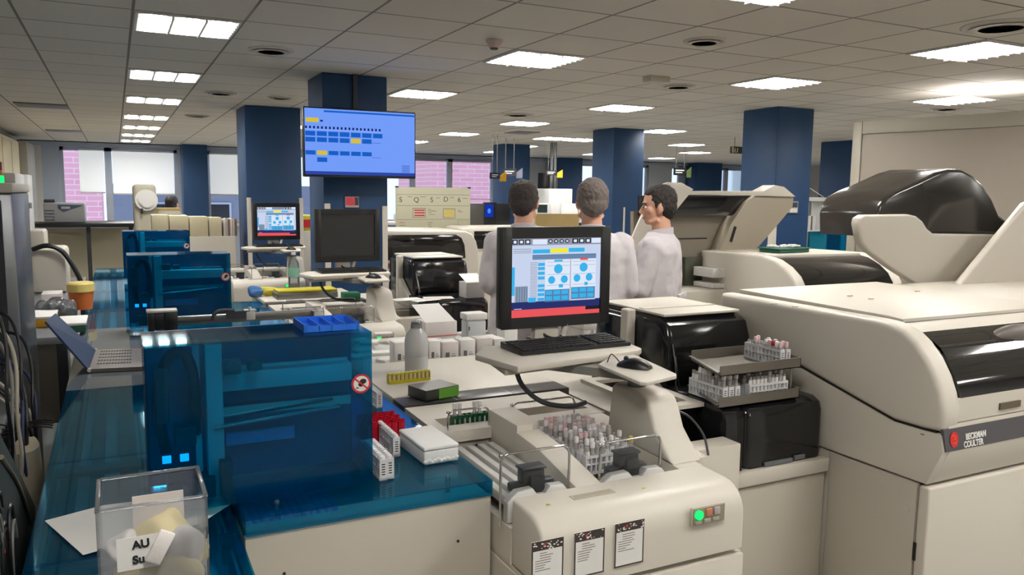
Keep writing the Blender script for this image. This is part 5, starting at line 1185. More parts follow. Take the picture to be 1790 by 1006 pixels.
# white packs behind the keyboard at right
zz = .873
for i in range(4):
    a = aty(1032 if i < 3 else 1046, 580, 3.22); b_ = aty(1090, 580, 3.22); h = .052
    obj('reagent_carton', MB().box((a.x, 3.22, zz), (min(b_.x, 1.992), 3.36, zz+h), .003), [card, paper][i % 2], label='%s of four white-pink cartons stacked behind the front monitor' % ['lowest', 'second from bottom', 'third from bottom', 'topmost'][i], cat='box', group='cartons stacked behind the front monitor'); zz += h+.001
simple_box(882, 587, 905, .873-.873+.831, 3.80, .16, .1, 'carton', 'plain white carton below the left corner of the front monitor', 'box', paper)
# second row items
zz = .906+.0
t = thing('rack_tray', 'long yellow-topped steel tray on the second worktop', 'tray', (1.15, 5.85, .9055)); a, b_ = aty(480, 525, 5.9), aty(585, 520, 5.9)
obj('pan', MB().box((a.x, 5.8, .9055), (b_.x, 6.0, .95), .003), steel, t); obj('yellow_top', MB().box((a.x+.01, 5.81, .951), (b_.x, 5.99, .968), .004), yellow, t)
p = atz(655, 540, .905); obj('tube_block', MB().box((1.46, 5.65, .906), (1.58, 5.76, .95), .004), green, label='small green tube block under the second monitor', cat='tube rack')
p = aty(516, 505, 6.95)
t = thing('water_bottle', 'small clear water bottle with a green-white label left of the television pillar', 'bottle', (1.30, 6.35, 0)); 
bx_, by_ = aty(514, 500, 6.2).x, 6.2
bpy.data.objects.remove(t)
t = thing('water_bottle', 'small clear water bottle with a green-white label left of the television pillar', 'bottle', (bx_, by_, .906))
obj('bottle_body', MB().lathe([(0, 0), (.04, 0), (.042, .01), (.042, .20), (.036, .235), (.015, .27), (.013, .29), (0, .29)], (bx_, by_, .906), 24), clearw, t); obj('label', MB().lathe([(.0425, .12), (.0435, .12), (.0435, .19), (.0425, .19)], (bx_, by_, .906), 24), mat('label_mint', (130, 180, 160), .6), t); obj('cap', MB().lathe([(0, .29), (.016, .29), (.016, .31), (0, .31)], (bx_, by_, .906), 16), white, t)
for i, (u, m_, lab) in enumerate(((448, mat('pack_blue', (60, 110, 170), .5), 'blue foil pack in front of the far loader'), (470, mat('pack_yellow', (214, 200, 70), .5), 'yellow foil pack in front of the far loader'))):
    x = aty(u, 545, 6.05).x; crumple('foil_pack', (x, 6.05, .94), .036, m_, lab, 'pack', None, 60+i, sq=(1.3, .8, .8))
# white box in front of the second hooded unit
a, b_ = aty(815, 520, 4.95), aty(847, 520, 4.95)
t = thing('carton', 'white carton with an open lid in front of the second hooded unit', 'box', ((a.x+b_.x)/2, 4.95, .967)); obj('box', MB().box((a.x, 4.95, .968), (b_.x, 5.08, 1.075), .003), mat('carton_grey_white', (200, 198, 196), .6), t); obj('open_flap', MB().hull([Vector((a.x, 4.951, 1.076)), Vector((b_.x, 4.951, 1.076)), Vector((b_.x-.01, 5.06, 1.125)), Vector((a.x-.01, 5.06, 1.125))], [Vector((a.x, 4.953, 1.078)), Vector((b_.x, 4.953, 1.078)), Vector((b_.x-.01, 5.062, 1.127)), Vector((a.x-.01, 5.062, 1.127))]), paper, t)
for i in range(5):
    mb = MB(); mb.M = Matrix.Translation((2.1+.04*(i % 2), 5.75+.02*i, 4.0-2.893+.0005+.0+i*.008)) @ Matrix.Rotation(.2*i-.3, 4, 'Z'); mb.box((-.11, -.08, 0), (.11, .08, .007), .001)
    obj('paper_pack', mb, paper, label='flat white pack in the small pile on the second hooded unit', cat='pack', group='pile of flat packs on the second hooded unit')
for i, (x, y, m_, r_) in enumerate(((1.83, 4.93, paper, .3), (1.95, 4.98, card, -.2), (1.72, 4.97, paper, .1))):
    mb = MB(); mb.M = Matrix.Translation((x, y+.06, .9675+i*.002)) @ Matrix.Rotation(r_, 4, 'Z'); mb.box((-.1, -.06, 0), (.1, .06, .0015)); obj('paper_sheet', mb, m_, label='loose white sheet on the second black unit, %s one' % ['lowest', 'middle', 'topmost'][i], cat='paper', group='loose sheets on the second black unit')
# ================================================================ TELEVISION
t = thing('television', 'large wall television with a blue schedule screen on the blue pillar', 'television', (1.87, 6.6, 1.80))
x0, x1, z0, z1 = 1.385, 2.345, 1.80, 2.365
obj('housing', MB().box((x0, 6.60, z0), (x1, 6.66, z1), .01), black, t)
M = frame((x0+.012, 6.5985, z0+.02), (1, 0, 0), (0, 0, 1)); W = x1-x0-.024; H = z1-z0-.032
tv = [emission('tv_pale', (118, 160, 255), .95), emission('tv_blue', (30, 105, 215), .8), emission('tv_dark', (48, 74, 170), .9), emission('tv_yellow', (225, 200, 60), .9), emission('tv_white', (170, 195, 255), 1.0), emission('tv_navy', (25, 40, 110), .8)]
U = lambda u: (u-478)/(1085-478)*W; Vv = lambda v: (575-v)/(575-205)*H
it = [(0, 0, W, H, 0)]
def tq(u0, v0, u1, v1, m_, ly=2):
    it.append((U(u0), Vv(v1), U(u1), Vv(v0), m_, ly))
tq(478, 556, 1085, 575, 2); tq(580, 214, 1085, 224, 1); tq(484, 258, 552, 282, 3); tq(560, 268, 574, 278, 5)
for q in range(20): tq(480+q*21, 304, 490+q*21, 318, 5, 3)
tq(478, 322, 896, 324, 4)
for q in range(7): tq(480+q*61, 332, 533+q*61, 358, 1, 3)
for q in range(6): tq(480+q*61, 366, 533+q*61, 392, 3 if q == 4 else 1, 3)
for q in range(6): tq(480+q*61, 440, 533+q*61, 464, 3 if q == 1 else 1, 3)
tq(541, 478, 594, 504, 1, 3)
for q in range(5): tq(1010, 512+q*9, 1055, 515+q*9, 2, 3)
tq(840, 385, 890, 387, 2, 3); tq(840, 470, 890, 472, 2, 3)
rects('screen', M, it, tv, t, depth=.0006)
obj('wall_bracket', MB().box((1.80, 6.66, 1.95), (1.98, 6.85, 2.2), .004), black, t); obj('ceiling_cable_duct', MB().box((1.86, 6.82, 2.3), (1.90, 6.849, CEIL)), mat('duct_navy', (28, 36, 58), .5), t)
# pillar details
P_ = {o['label']: o for o in bpy.data.objects if o.get('category') == 'pillar'}
def guard(x, y, z1, par, w_=.05, lab=None): return obj('corner_guard', MB().box((x, y, 0), (x+w_, y+.012, z1), .003), mat('guard_cream', (206, 198, 186), .5), par)
p2 = P_['blue pillar that carries the television']; p1 = P_['dark blue square pillar behind the monitor showing an analyzer screen']; p4 = P_['largest blue pillar at right with a grey thermostat']; p5 = P_['blue pillar beside the tan partition with a white switch']; p3 = P_['blue pillar in the middle behind the grey-haired man']
guard(2.115, 6.838, 1.56, p2); guard(1.605, 6.838, 1.58, p2); guard(1.40, 9.888, 1.6, p1); guard(2.01, 9.888, 1.6, p1); guard(6.9, 10.088, 1.5, p3, .03); guard(6.615, 6.708, 1.40, p4); 
mb = MB().box((6.608, 6.70, .6), (6.62, 6.78, 1.42)); obj('corner_guard', mb, mat('guard_cream', (206, 198, 186), .5), p4)
a = aty(603, 344, 6.84); b_ = aty(627, 363, 6.84); t = thing('call_point', 'small red call-point sticker with a white plate above the dark monitor', 'sign', (a.x, 6.84, b_.z)); obj('plate', MB().box((a.x, 6.83, b_.z), (b_.x, 6.85, a.z), .002), mat('plate_grey', (190, 170, 170), .5), t); obj('red_panel', MB().box((a.x+.005, 6.826, b_.z+.02), (a.x+.085, 6.83, a.z-.005), .002), mat('coral', (216, 70, 84), .5), t); obj('dark_holder', MB().box((a.x+.088, 6.825, b_.z+.02), (b_.x-.004, 6.83, a.z-.006), .001), dgrey, t)
a, b_ = aty(1376, 352, 6.71), aty(1393, 373, 6.71); t = thing('thermostat', 'grey wall thermostat with a display on the largest blue pillar', 'thermostat', (a.x, 6.7, b_.z)); obj('plate', MB().box((a.x, 6.695, b_.z), (b_.x, 6.72, a.z), .003), mat('plate_steel', (150, 156, 164), .4), t); obj('display', MB().box((a.x+.03, 6.692, (a.z+b_.z)/2), (b_.x-.015, 6.695, a.z-.015)), dgrey, t); obj('button_pad', MB().box((a.x+.03, 6.692, b_.z+.01), (b_.x-.015, 6.695, (a.z+b_.z)/2-.01)), white, t)
a, b_ = aty(1457, 349, 9.88), aty(1470, 363, 9.88); t = thing('wall_switch', 'small white switch box on the pillar beside the tan partition', 'switch', (a.x, 9.88, b_.z)); obj('box', MB().box((a.x, 9.84, b_.z), (b_.x, 9.9, a.z), .006), white, t); obj('dial', MB().cyl(((a.x+b_.x)/2, 9.835, (a.z+b_.z)/2), ((a.x+b_.x)/2, 9.845, (a.z+b_.z)/2), .025), creamd, t)
a, b_ = aty(1481, 357, 9.7), aty(1491, 405, 9.7); t = thing('white_post', 'short white post in front of the pillar by the tan partition', 'post', (a.x, 9.7, 0)); obj('post', MB().box((a.x, 9.7, 0), (b_.x, 9.8, a.z), .01), white, t)
a, b_ = aty(1415, 345, 9.3), aty(1446, 405, 9.3)
t = thing('document_shelf', 'white open shelf with folders between the two right blue pillars', 'shelf', (a.x, 9.3, 0)); obj('left_side', MB().box((a.x-.05, 9.3, 0), (a.x, 9.6, a.z-.1)), white, t); obj('right_side', MB().box((b_.x-.06, 9.3, 0), (b_.x, 9.6, a.z)), white, t); obj('board', MB().box((a.x, 9.3, b_.z), (b_.x-.06, 9.6, b_.z+.02)).box((a.x, 9.3, a.z-.06), (b_.x-.06, 9.6, a.z)), white, t)
for q in range(5): obj('folder', MB().box((a.x+.03+q*.035, 9.33, b_.z+.021), (a.x+.058+q*.035, 9.55, b_.z+.25), .002), [card, paper, mat('binder_brown', (120, 96, 84), .6)][q % 3], label='%s folder standing on the white shelf between the right pillars' % ['pink-white', 'white', 'brown'][q % 3], cat='folder', group='%s folders on the white shelf' % ['pink-white', 'white', 'brown'][q % 3])
mb = MB(); mb.tube([(a.x+.02, 9.4, a.z+.006), (a.x+.08, 9.4, a.z+.14), (a.x+.2, 9.4, a.z+.1), (b_.x-.02, 9.4, a.z+.006)], .007); obj('cable', mb, white, label='white cable loop on top of the open shelf', cat='cable')
a, b_ = aty(1414, 405, 8.6), aty(1503, 436, 8.6)
t = thing('blue_acrylic_screen', 'low blue acrylic screen between the right pillars', 'screen', ((a.x+b_.x)/2, 8.6, 0)); obj('panel', MB().box((a.x, 8.6, b_.z-.2), (b_.x, 8.61, a.z)), blue, t); obj('side_panel', MB().box((b_.x-.01, 8.61, b_.z-.2), (b_.x, 9.0, a.z)), blue, t); obj('cabinet', MB().box((a.x, 8.6, 0), (b_.x, 9.1, b_.z-.2)), creamd, t)
# ================================================================ BACKGROUND ANALYZER ROW, WHITEBOARD, SIGNS
yb = 7.85
def pb(u, v, y=yb): q = aty(u, v, y); return (q.x, q.z)
t = thing('analyzer', 'long cream analyzer with a black window and small red logo, left of the men', 'laboratory analyzer', (3.1, yb, 0))
x0 = 2.30; top = pb(700, 402)[1]
hoop = [(x0, 0), (x0, top), pb(815, 404), pb(826, 410), pb(833, 422), pb(837, 440), pb(838, 462), (pb(838, 462)[0], 0)]
obj('body', MB().prism(hoop, 'y', yb, yb+.9, .02, 3), cream, t)
obj('window', MB().prism([(x0+.02, pb(690, 455)[1]), (x0+.02, pb(690, 411)[1]), pb(797, 410), pb(806, 416), pb(811, 428), pb(813, 450), (pb(812, 452)[0], pb(690, 455)[1])], 'y', yb-.02, yb+.01, .006), blackg, t)
s_ = obj('logo_stripe', MB().box((x0+.02, yb-.012, pb(690, 470)[1]), (pb(812, 460)[0], yb+.01, pb(690, 460)[1])), mat('stripe_grey', (120, 122, 124), .5), t)
q0, q1 = pb(676, 462), pb(682, 468); rects('logo_disc', frame((q0[0], yb-.0125, q1[1]), (1, 0, 0), (0, 0, 1)), [(0, 0, .045, .035, 0, 1, 'o')], [redink], s_)
rects('lettering', frame((q0[0], yb-.0125, q1[1]), (1, 0, 0), (0, 0, 1)), [(.06, .02, .22, .032, 0), (.06, .003, .18, .014, 0)], [paper], s_)
for yy_, xa, xb, lab in ((8.2, 3.52, 4.6, 'black-windowed cream analyzer partly hidden by the leftmost man'),):
    t = thing('analyzer', lab, 'laboratory analyzer', (xa, yy_, 0)); obj('body', MB().box((xa, yy_, 0), (xb, yy_+.7, 1.30), .04, 3), cream, t); obj('window', MB().box((xa+.08, yy_-.01, 1.06), (xb-.1, yy_+.02, 1.26), .006), blackg, t); obj('end_hoop', MB().box((xa-.0, yy_-.03, .4), (xa+.08, yy_+.2, 1.2), .03, 3), cream, t)
t = thing('whiteboard', 'beige planning board with handwriting and a red and a yellow table', 'whiteboard', (3.42, 9.0, 0))
x0, x1, z0, z1 = 2.95, 3.90, 1.22, 1.745; wb = mat('board_beige', (200, 196, 172), .5)
obj('board', MB().box((x0, 9.0, z0), (x1, 9.02, z1), .004), wb, t); obj('stand', MB().box((x0+.08, 9.02, 0), (x0+.12, 9.06, z1-.1)).box((x1-.12, 9.02, 0), (x1-.08, 9.06, z1-.1)).box((x0+.04, 8.85, 0), (x0+.14, 9.3, .04)).box((x1-.14, 8.85, 0), (x1-.04, 9.3, .04)), grey, t)
obj('clip', MB().box((x0, 8.99, z1-.005), (x0+.03, 9.03, z1+.012)).box((x1-.03, 8.99, z1-.005), (x1, 9.03, z1+.012)), ink, t)
M = frame((x0, 8.9985, z0), (1, 0, 0), (0, 0, 1)); W = x1-x0; H = z1-z0
bi = mat('board_ink', (86, 86, 78), .7); its = []
fx_ = lambda u: (u-345)/(1080-345)*W; fz = lambda v: (650-v)/(650-220)*H
def bq(u0, v0, u1, v1, m_, ly=1): its.append((fx_(u0), fz(v1), fx_(u1), fz(v0), m_, ly))
for v in (288, 395, 530): bq(350, v, 1075, v+3, 0)
bq(505, 420, 630, 512, 0); bq(509, 425, 626, 508, 1, 2)
for v in (436, 460, 486): bq(520, v, 620, v+12, 2, 3)
bq(803, 425, 925, 518, 0); bq(807, 430, 921, 514, 1, 2)
for v in (440, 464, 490): bq(812, v, 915, v+16, 3, 3)
rb = random.Random(9)
for q in range(30): u = rb.uniform(360, 1000); v = rb.choice([310, 322, 440, 456, 470, 488, 550, 570, 590, 612]); 
for u0, v in ((455, 310), (575, 310), (730, 318), (870, 315), (1000, 320), (650, 430), (650, 445), (655, 462), (690, 448), (660, 480), (950, 440), (955, 455), (650, 560), (650, 580), (655, 600), (370, 560), (375, 585), (660, 620)): bq(u0, v, u0+rb.uniform(30, 60), v+4, 0)
bq(950, 545, 1058, 547, 0); bq(950, 640, 1058, 642, 0); bq(950, 545, 952, 642, 0); bq(1056, 545, 1058, 642, 0)
rects('board_writing', M, its, [bi, wb, redink, mat('marker_yellow', (216, 190, 60), .6)], t)
for ch, u, v in (('S', 390, 342), ('Q', 540, 342), ('S', 690, 342), ('D', 830, 335), ('6', 965, 338)): text('board_letter', ch, .085, bi, t, M @ Matrix.Translation((fx_(u), fz(v), .001)))
# thin pole and papers left of the board
a = aty(686, 310, 8.4); t = thing('stand_pole', 'thin grey pole with a yellow collar left of the planning board', 'pole', (a.x, 8.4, 0)); obj('pole', MB().cyl((a.x, 8.35, 0), (a.x, 8.35, 1.9), .012), steel, t) if a.x > 2.3 and 0 else obj('pole', MB().cyl((a.x, 9.2, 0), (a.x, 9.2, 1.85), .012), steel, t)
def item(u0, v0, u1, v1, y, d, name, lab, cat, ma, zb=None, bev=.006, grp=None):
    a, b_ = aty(u0, v0, y), aty(u1, v1, y)
    return obj(name, MB().box((a.x, y, b_.z if zb is None else zb), (b_.x, y+d, a.z), bev), ma, label=lab, cat=cat, group=grp)
# reception desk in the middle background
t = thing('partition_desk', 'low wooden-fronted desk in the middle background between the men', 'desk', (7.5, 12, 0)); a, b_ = aty(936, 374, 11.8), aty(1012, 400, 11.8)
obj('front', MB().box((a.x, 11.8, 0), (b_.x, 11.85, a.z), .004), wood, t); obj('top', MB().box((a.x-1.2, 11.85, 1.1), (b_.x, 12.6, 1.14), .004), white, t)
zt = 1.141
item(846, 354, 868, 384, 12.0, .05, 'monitor', 'distant computer monitor with a blue desktop left of the first man', 'monitor', black, 1.141)
a, b_ = aty(848, 358, 11.995), aty(862, 380, 11.995); M = frame((a.x, 11.994, b_.z), (1, 0, 0), (0, 0, 1)); W, H = b_.x-a.x, a.z-b_.z
mon_ = [o for o in bpy.data.objects if o.get('label', '').startswith('distant computer monitor')][0]
rects('screen', M, [(0, 0, W, H, 0), (W*.3, H*.3, W*.7, H*.7, 1, 2, 'o')], [emission('desktop_blue', (24, 60, 190), .8), emission('desktop_light', (90, 150, 240), .9)], mon_)
item(868, 356, 892, 386, 12.1, .04, 'monitor', 'distant dark monitor beside the blue desktop one', 'monitor', black, 1.141)
item(822, 356, 845, 400, 11.4, .4, 'equipment_case', 'dark cabinet right of the planning board', 'cabinet', dark_w, 0)
t = thing('storage_cabinet', 'pale tall cabinet in the background between the first two men', 'cabinet', (8.4, 13, 0)); a, b_ = aty(960, 330, 13), aty(1000, 372, 13); obj('upper_body', MB().box((a.x, 13, 0), (b_.x, 13.5, a.z), .01), mat('cab_pale', (190, 190, 188), .5), t); obj('lower_body', MB().box((a.x+.25, 12.95, 0), (b_.x+.1, 13.0, (a.z+b_.z)/2-.05), .01), mat('cab_pale2', (204, 204, 202), .5), t)
t = thing('oven', 'pale benchtop oven with a dark door in the background', 'oven', (8, 12.7, 1.0)); a, b_ = aty(938, 356, 12.65), aty(963, 374, 12.65); obj('shell', MB().box((a.x, 12.65, 0), (b_.x, 12.95, a.z), .01), mat('cab_pale2', (204, 204, 202), .5), t); obj('door', MB().box((a.x+.02, 12.64, b_.z+.02), (b_.x-.08, 12.65, a.z-.02)), mat('oven_green', (36, 52, 54), .2), t)
item(953, 302, 975, 350, 13.8, .3, 'equipment_case', 'black upright case under the right hanging sign between the men', 'cabinet', black, 0)
# two vertical grey poles up to the ceiling
for u in (951, 957): a = aty(u, 300, 13.9); obj('ceiling_pole', MB().cyl((a.x, 13.6, 0), (a.x, 13.6, CEIL), .03), grey, label='%s of the two grey service poles reaching the ceiling' % ('left' if u < 955 else 'right'), cat='pole', group='service poles between the first two men')
for i, (u, v, m_) in enumerate(((956, 387, red), (964, 388, black), (990, 388, white), (962, 384, white))):
    a = aty(u, v, 11.83+.0); p = Vector((a.x, 11.98, 1.141)); obj('jar', MB().lathe([(0, 0), (.045, 0), (.045, .10), (.03, .12), (0, .12)], (p.x, p.y+.03*i, p.z), 14), m_, label='%s jar on the middle background desk' % ['red', 'black', 'white', 'small white'][i], cat='jar')
def hang_sign(u0, v0, u1, v1, y, lab, ma, arrow=None):
    a, b_ = aty(u0, v0, y), aty(u1, v1, y); t = thing('hanging_sign', lab, 'sign', ((a.x+b_.x)/2, y, b_.z)); obj('board', MB().box((a.x, y, b_.z), (b_.x, y+.03, a.z)), ma, t)
    obj('hanger_rod', MB().cyl((a.x+.05, y+.015, a.z), (a.x+.05, y+.015, CEIL), .006).cyl((b_.x-.05, y+.015, a.z), (b_.x-.05, y+.015, CEIL), .006), steel, t)
    h = a.z-b_.z; rects('sign_text', frame((a.x, y-.001, b_.z), (1, 0, 0), (0, 0, 1)), [(.03, h*.58, (b_.x-a.x)*.8, h*.72, 0), (.03, h*.30, (b_.x-a.x)*.65, h*.42, 0)], [paper], t)
    if arrow is not None: obj('arrow_panel', MB().prism([(b_.x, b_.z-.04), (b_.x+.12, b_.z-.04), (b_.x+.12, a.z+.02), (b_.x, (a.z+b_.z)/2)], 'y', y, y+.02), arrow, t)
navy_s = mat('sign_navy', (26, 30, 58), .5); ysign = mat('sign_yellow', (226, 170, 40), .5); gsign = mat('sign_green', (90, 110, 60), .5)
hang_sign(857, 302, 874, 313, 12.4, 'small navy hanging sign with an orange corner, leftmost', navy_s, ysign); hang_sign(880, 295, 903, 308, 13.0, 'dark hanging sign just right of the navy one', mat('sign_dark', (34, 34, 46), .5), mat('sign_grey', (100, 104, 118), .5))
hang_sign(955, 298, 974, 307, 13.3, 'black hanging sign with white text and a yellow arrow between the men', mat('sign_black', (20, 20, 24), .5), ysign); hang_sign(1179, 293, 1200, 307, 13.2, 'black hanging sign with a green end above the youngest man', mat('sign_black', (20, 20, 24), .5), gsign)
a, b_ = aty(1279, 256, 10.5), aty(1299, 269, 10.5); t = thing('exit_sign', 'dark green emergency exit sign at the left edge of the largest right pillar', 'exit sign', (a.x, 10.5, b_.z)); obj('board', MB().box((a.x, 10.5, b_.z), (b_.x+.03, 10.54, a.z)), mat('exit_dark', (34, 44, 34), .5), t); obj('hanger_rod', MB().cyl((a.x+.08, 10.52, a.z), (a.x+.08, 10.52, CEIL), .006), steel, t)
rects('running_figure', frame((a.x, 10.499, b_.z), (1, 0, 0), (0, 0, 1)), [(.01, .01, .045, .11, 0), (.065, .07, .085, .09, 0, 1, 'o'), (.06, .035, .09, .065, 0), (.055, .015, .068, .035, 0), (.085, .015, .11, .028, 0), (.12, .02, .14, .09, 0)], [mat('exit_pale', (206, 206, 170), .5)], t)
# row of far desks under the windows on the right
t = thing('far_bench', 'long pale bench under the far middle windows', 'table', (9, 17.5, 0)); obj('top', MB().box((4.6, 17.2, .98), (14.0, 18.0, 1.02), .004), white, t)
for x in (4.7, 8, 11, 13.9): obj('leg', MB().box((x, 17.3, 0), (x+.06, 17.36, .98)), grey, t)
rn = random.Random(31)
for i in range(12):
    x = 5.0+i*.7+rn.uniform(-.1, .1); w_ = rn.uniform(.2, .45); h = rn.uniform(.15, .4)
    m_ = [black, white, dgrey, card, grey][i % 5]; obj('desk_equipment', MB().box((x, 17.4, 1.021), (x+w_, 17.7, 1.021+h), .01), m_, label='distant %s equipment on the far window bench' % ['black', 'white', 'dark grey', 'pale', 'grey'][i % 5], cat='equipment', group='%s equipment on the far window bench' % ['black', 'white', 'dark grey', 'pale', 'grey'][i % 5])
# items behind pillar one and two
t = thing('display_counter', 'cream counter with a red and yellow leaflet rack between the two left pillars', 'counter', (2.4, 10.4, 0)); obj('body', MB().box((2.08, 10.3, 0), (2.9, 10.8, 1.18), .01), cream, t); obj('leaflet_rack', MB().box((2.1, 10.35, 1.18), (2.4, 10.5, 1.38), .01), yellow, t); obj('red_leaflets', MB().box((2.12, 10.34, 1.22), (2.3, 10.35, 1.32)), red, t)
# ================================================================ PEOPLE
ctex = bpy.data.textures.new('cloth_folds', 'CLOUDS'); ctex.noise_scale = .09; ctex.noise_depth = 1
htex = bpy.data.textures.new('hair_tufts', 'CLOUDS'); htex.noise_scale = .022
def cap_(mb, p, q, r0, r1, seg=14):
    mb.tube([p, q], r0, seg, 1, rr=(r0, r1)); mb.ball(p, r0*1.0, 12, 8); mb.ball(q, r1*1.0, 12, 8)
def remesh(o, vox, sm=4, disp=None, st=.0):
    m = o.modifiers.new('merge', 'REMESH'); m.mode = 'VOXEL'; m.voxel_size = vox; m.use_smooth_shade = True
    s = o.modifiers.new('soften', 'SMOOTH'); s.iterations = sm; s.factor = .5
    if disp:
        d = o.modifiers.new('folds', 'DISPLACE'); d.texture = disp; d.strength = st; d.mid_level = .5; d.texture_coords = 'LOCAL'
def ell_ring(cx_, cy_, z, a, b_, n=28): return [(cx_+a*math.cos(2*math.pi*i/n), cy_+b_*math.sin(2*math.pi*i/n), z) for i in range(n)]
def hand(mb, w, d, n_, grip=.5):
    """w wrist, d hand direction, n_ palm normal: palm, four unequal bent fingers and a thumb"""
    d = Vector(d).normalized(); n_ = Vector(n_).normalized(); s = d.cross(n_).normalized()
    w = Vector(w); mb.tube([w, w+d*.045, w+d*.09], .02, 10, 2, rr=(.024, .03))
    for i, L in enumerate((.068, .076, .071, .056)):
        b0 = w+d*.088+s*(-.027+.018*i); k1 = b0+d*L*.5+n_*L*.18*grip; k2 = k1+d*L*.28*(1-grip*.5)+n_*L*.34*grip; k3 = k2+d*L*.12*(1-grip)+n_*L*.28*grip
        mb.tube([b0-d*.015, b0, k1, k2, k3], .0085, 8, 2, rr=(.0095, .0065)); mb.ball(k3, .007, 8, 6)
    b0 = w+d*.03-s*.028; mb.tube([b0, b0-s*.022+d*.028+n_*.01, b0-s*.020+d*.055+n_*.022], .010, 8, 3, rr=(.011, .0075)); mb.ball(b0-s*.020+d*.055+n_*.022, .0078, 8, 6)
def person(loc, rz, h, lab, hair_m, pose='back', head_turn=0, hair_l=1.0, group=None, build=1.0, skin_m=skin, tilt=0.):
    t = thing('person', lab, 'person', loc, rz, group); S = h/1.76; W = wm(t) @ Matrix.Diagonal((S, S, S, 1))
    sh = 1.43
    # arm joints (local, facing +y; x to the right)
    if pose == 'back': arms = [((-.175, -.01, 1.375), (-.225, -.02, 1.12), (-.12, .16, 1.0)), ((.175, -.01, 1.375), (.225, -.02, 1.12), (.12, .16, .98))]
    elif pose == 'cross': arms = [((-.172, .0, 1.375), (-.22, .05, 1.12), (-.02, .24, 1.16)), ((.172, .0, 1.375), (.22, .05, 1.12), (.03, .25, 1.10))]
    else: arms = [((-.18, .0, 1.40), (-.24, .10, 1.14), (-.1, .32, 1.1)), ((.18, .0, 1.40), (.24, .10, 1.14), (.1, .32, 1.1))]
    seated = pose == 'sit'
    # ---------- body, one continuous surface
    b = MB(); b.M = W
    b.loft([ell_ring(0, -.005, z, a, c_) for z, a, c_ in ((.84, .15, .11), (.95, .165, .115), (1.08, .145, .10), (1.22, .16, .11), (1.34, .175, .11), (1.42, .15, .09), (1.46, .07, .06))])
    for s_ in (-1, 1):
        if seated: K = [(.09*s_, 0, .92), (.13*s_, .40, .93), (.13*s_, .40, .52)]
        else: K = [(.09*s_, 0, .90), (.10*s_, .01, .49), (.105*s_, -.01, .09)]
        cap_(b, K[0], K[1], .085, .058); cap_(b, K[1], K[2], .058, .038); f0 = Vector(K[2]); b.tube([f0+Vector((0, -.04, -.045)), f0+Vector((0, .12, -.06))], .035, 10, 1); b.ball(f0+Vector((0, .13, -.06)), (.04, .05, .025), 12, 8)
    for i, (a, e, w_) in enumerate(arms):
        cap_(b, a, e, .052, .040); cap_(b, e, w_, .039, .026); d = (Vector(w_)-Vector(e)).normalized()
        hand(b, w_, d, Vector((0, 0, -1)) if pose != 'cross' else Vector((0, -1, 0)), .6)
    Hm = W @ Matrix.Translation((0, .0, 1.485)) @ Matrix.Rotation(head_turn, 4, 'Z') @ Matrix.Rotation(tilt, 4, 'X') @ Matrix.Diagonal((1.09, 1.06, 1.06, 1))
    b.M = W; b.tube([(0, -.015, 1.40), (0, -.012, 1.50), (0, .0, 1.56)], .055, 16, 3, rr=(.066, .056))
    b.M = Hm                                                            # head, local: chin about z=.03, crown z=.26
    b.ball((0, -.008, .165), (.076, .096, .094), 24, 16); b.ball((0, .026, .105), (.062, .066, .075), 20, 14); b.ball((0, .062, .052), (.030, .026, .024), 14, 10)
    b.ball((0, .060, .075), (.040, .028, .03), 14, 10)
    b.tube([(0, .084, .150), (0, .100, .122), (0, .110, .106)], .009, 10, 2, rr=(.007, .013)); b.ball((0, .106, .104), (.014, .013, .010), 10, 8); b.ball((.011, .098, .101), (.008, .010, .008), 8, 6); b.ball((-.011, .098, .101), (.008, .010, .008), 8, 6)
    b.ball((0, .080, .161), (.052, .014, .010), 16, 8)                  # brow
    b.ball((0, .088, .076), (.022, .010, .006), 12, 6); b.ball((0, .086, .066), (.020, .010, .007), 12, 6)
    for s_ in (-1, 1):
        b.ball((.078*s_, -.002, .125), (.010, .020, .032), 12, 10); b.ball((.072*s_, .006, .10), (.008, .012, .014), 10, 8); b.ball((.046*s_, .058, .115), (.022, .024, .024), 12, 8)
        b.tube([(.06*s_, .01, .06), (.03*s_, .06, .042)], .016, 8, 1)
    body = obj('body', b, skin_m, t); remesh(body, .0065, 4)
    for s_ in (-1, 1):
        e = MB(); e.M = Hm; e.ball((.031*s_, .0815, .1345), (.0115, .009, .0065), 14, 10); ey = obj('eye', e, white, t); e = MB(); e.M = Hm; e.ball((.031*s_, .0885, .1345), .0062, 10, 8); obj('iris', e, mat('iris_brown', (40, 26, 20), .2), ey)
        e = MB(); e.M = Hm; e.tube([(.014*s_, .093, .153), (.032*s_, .091, .159), (.050*s_, .078, .154)], .0035, 6, 3); obj('eyebrow', e, hair_m, t)
    e = MB(); e.M = Hm; e.tube([(-.022, .089, .071), (0, .097, .0715), (.022, .089, .071)], .0028, 8, 3); obj('mouth_line', e, mat('lip', (140, 80, 76), .5), t)
    # ---------- hair
    hb = MB(); hb.M = Hm
    hb.ball((0, -.020, .178), (.084, .094, .088), 28, 18); hb.ball((0, -.050, .125), (.072, .060, .075), 24, 14); hb.ball((0, .030, .215), (.060, .050, .040), 20, 12)
    for s_ in (-1, 1): hb.ball((.071*s_, -.022, .150), (.013, .045, .05), 14, 10); hb.ball((.073*s_, .016, .150), (.008, .014, .03), 10, 8)
    if hair_l > 1: hb.ball((0, -.045, .09), (.08, .055, .10), 20, 14); hb.ball((0, -.05, .0), (.075, .04, .09), 20, 14)
    hr = obj('hair', hb, hair_m, t); remesh(hr, .006, 2, htex, .014)
    # ---------- coat
    c = MB(); c.M = W; B = build*1.06
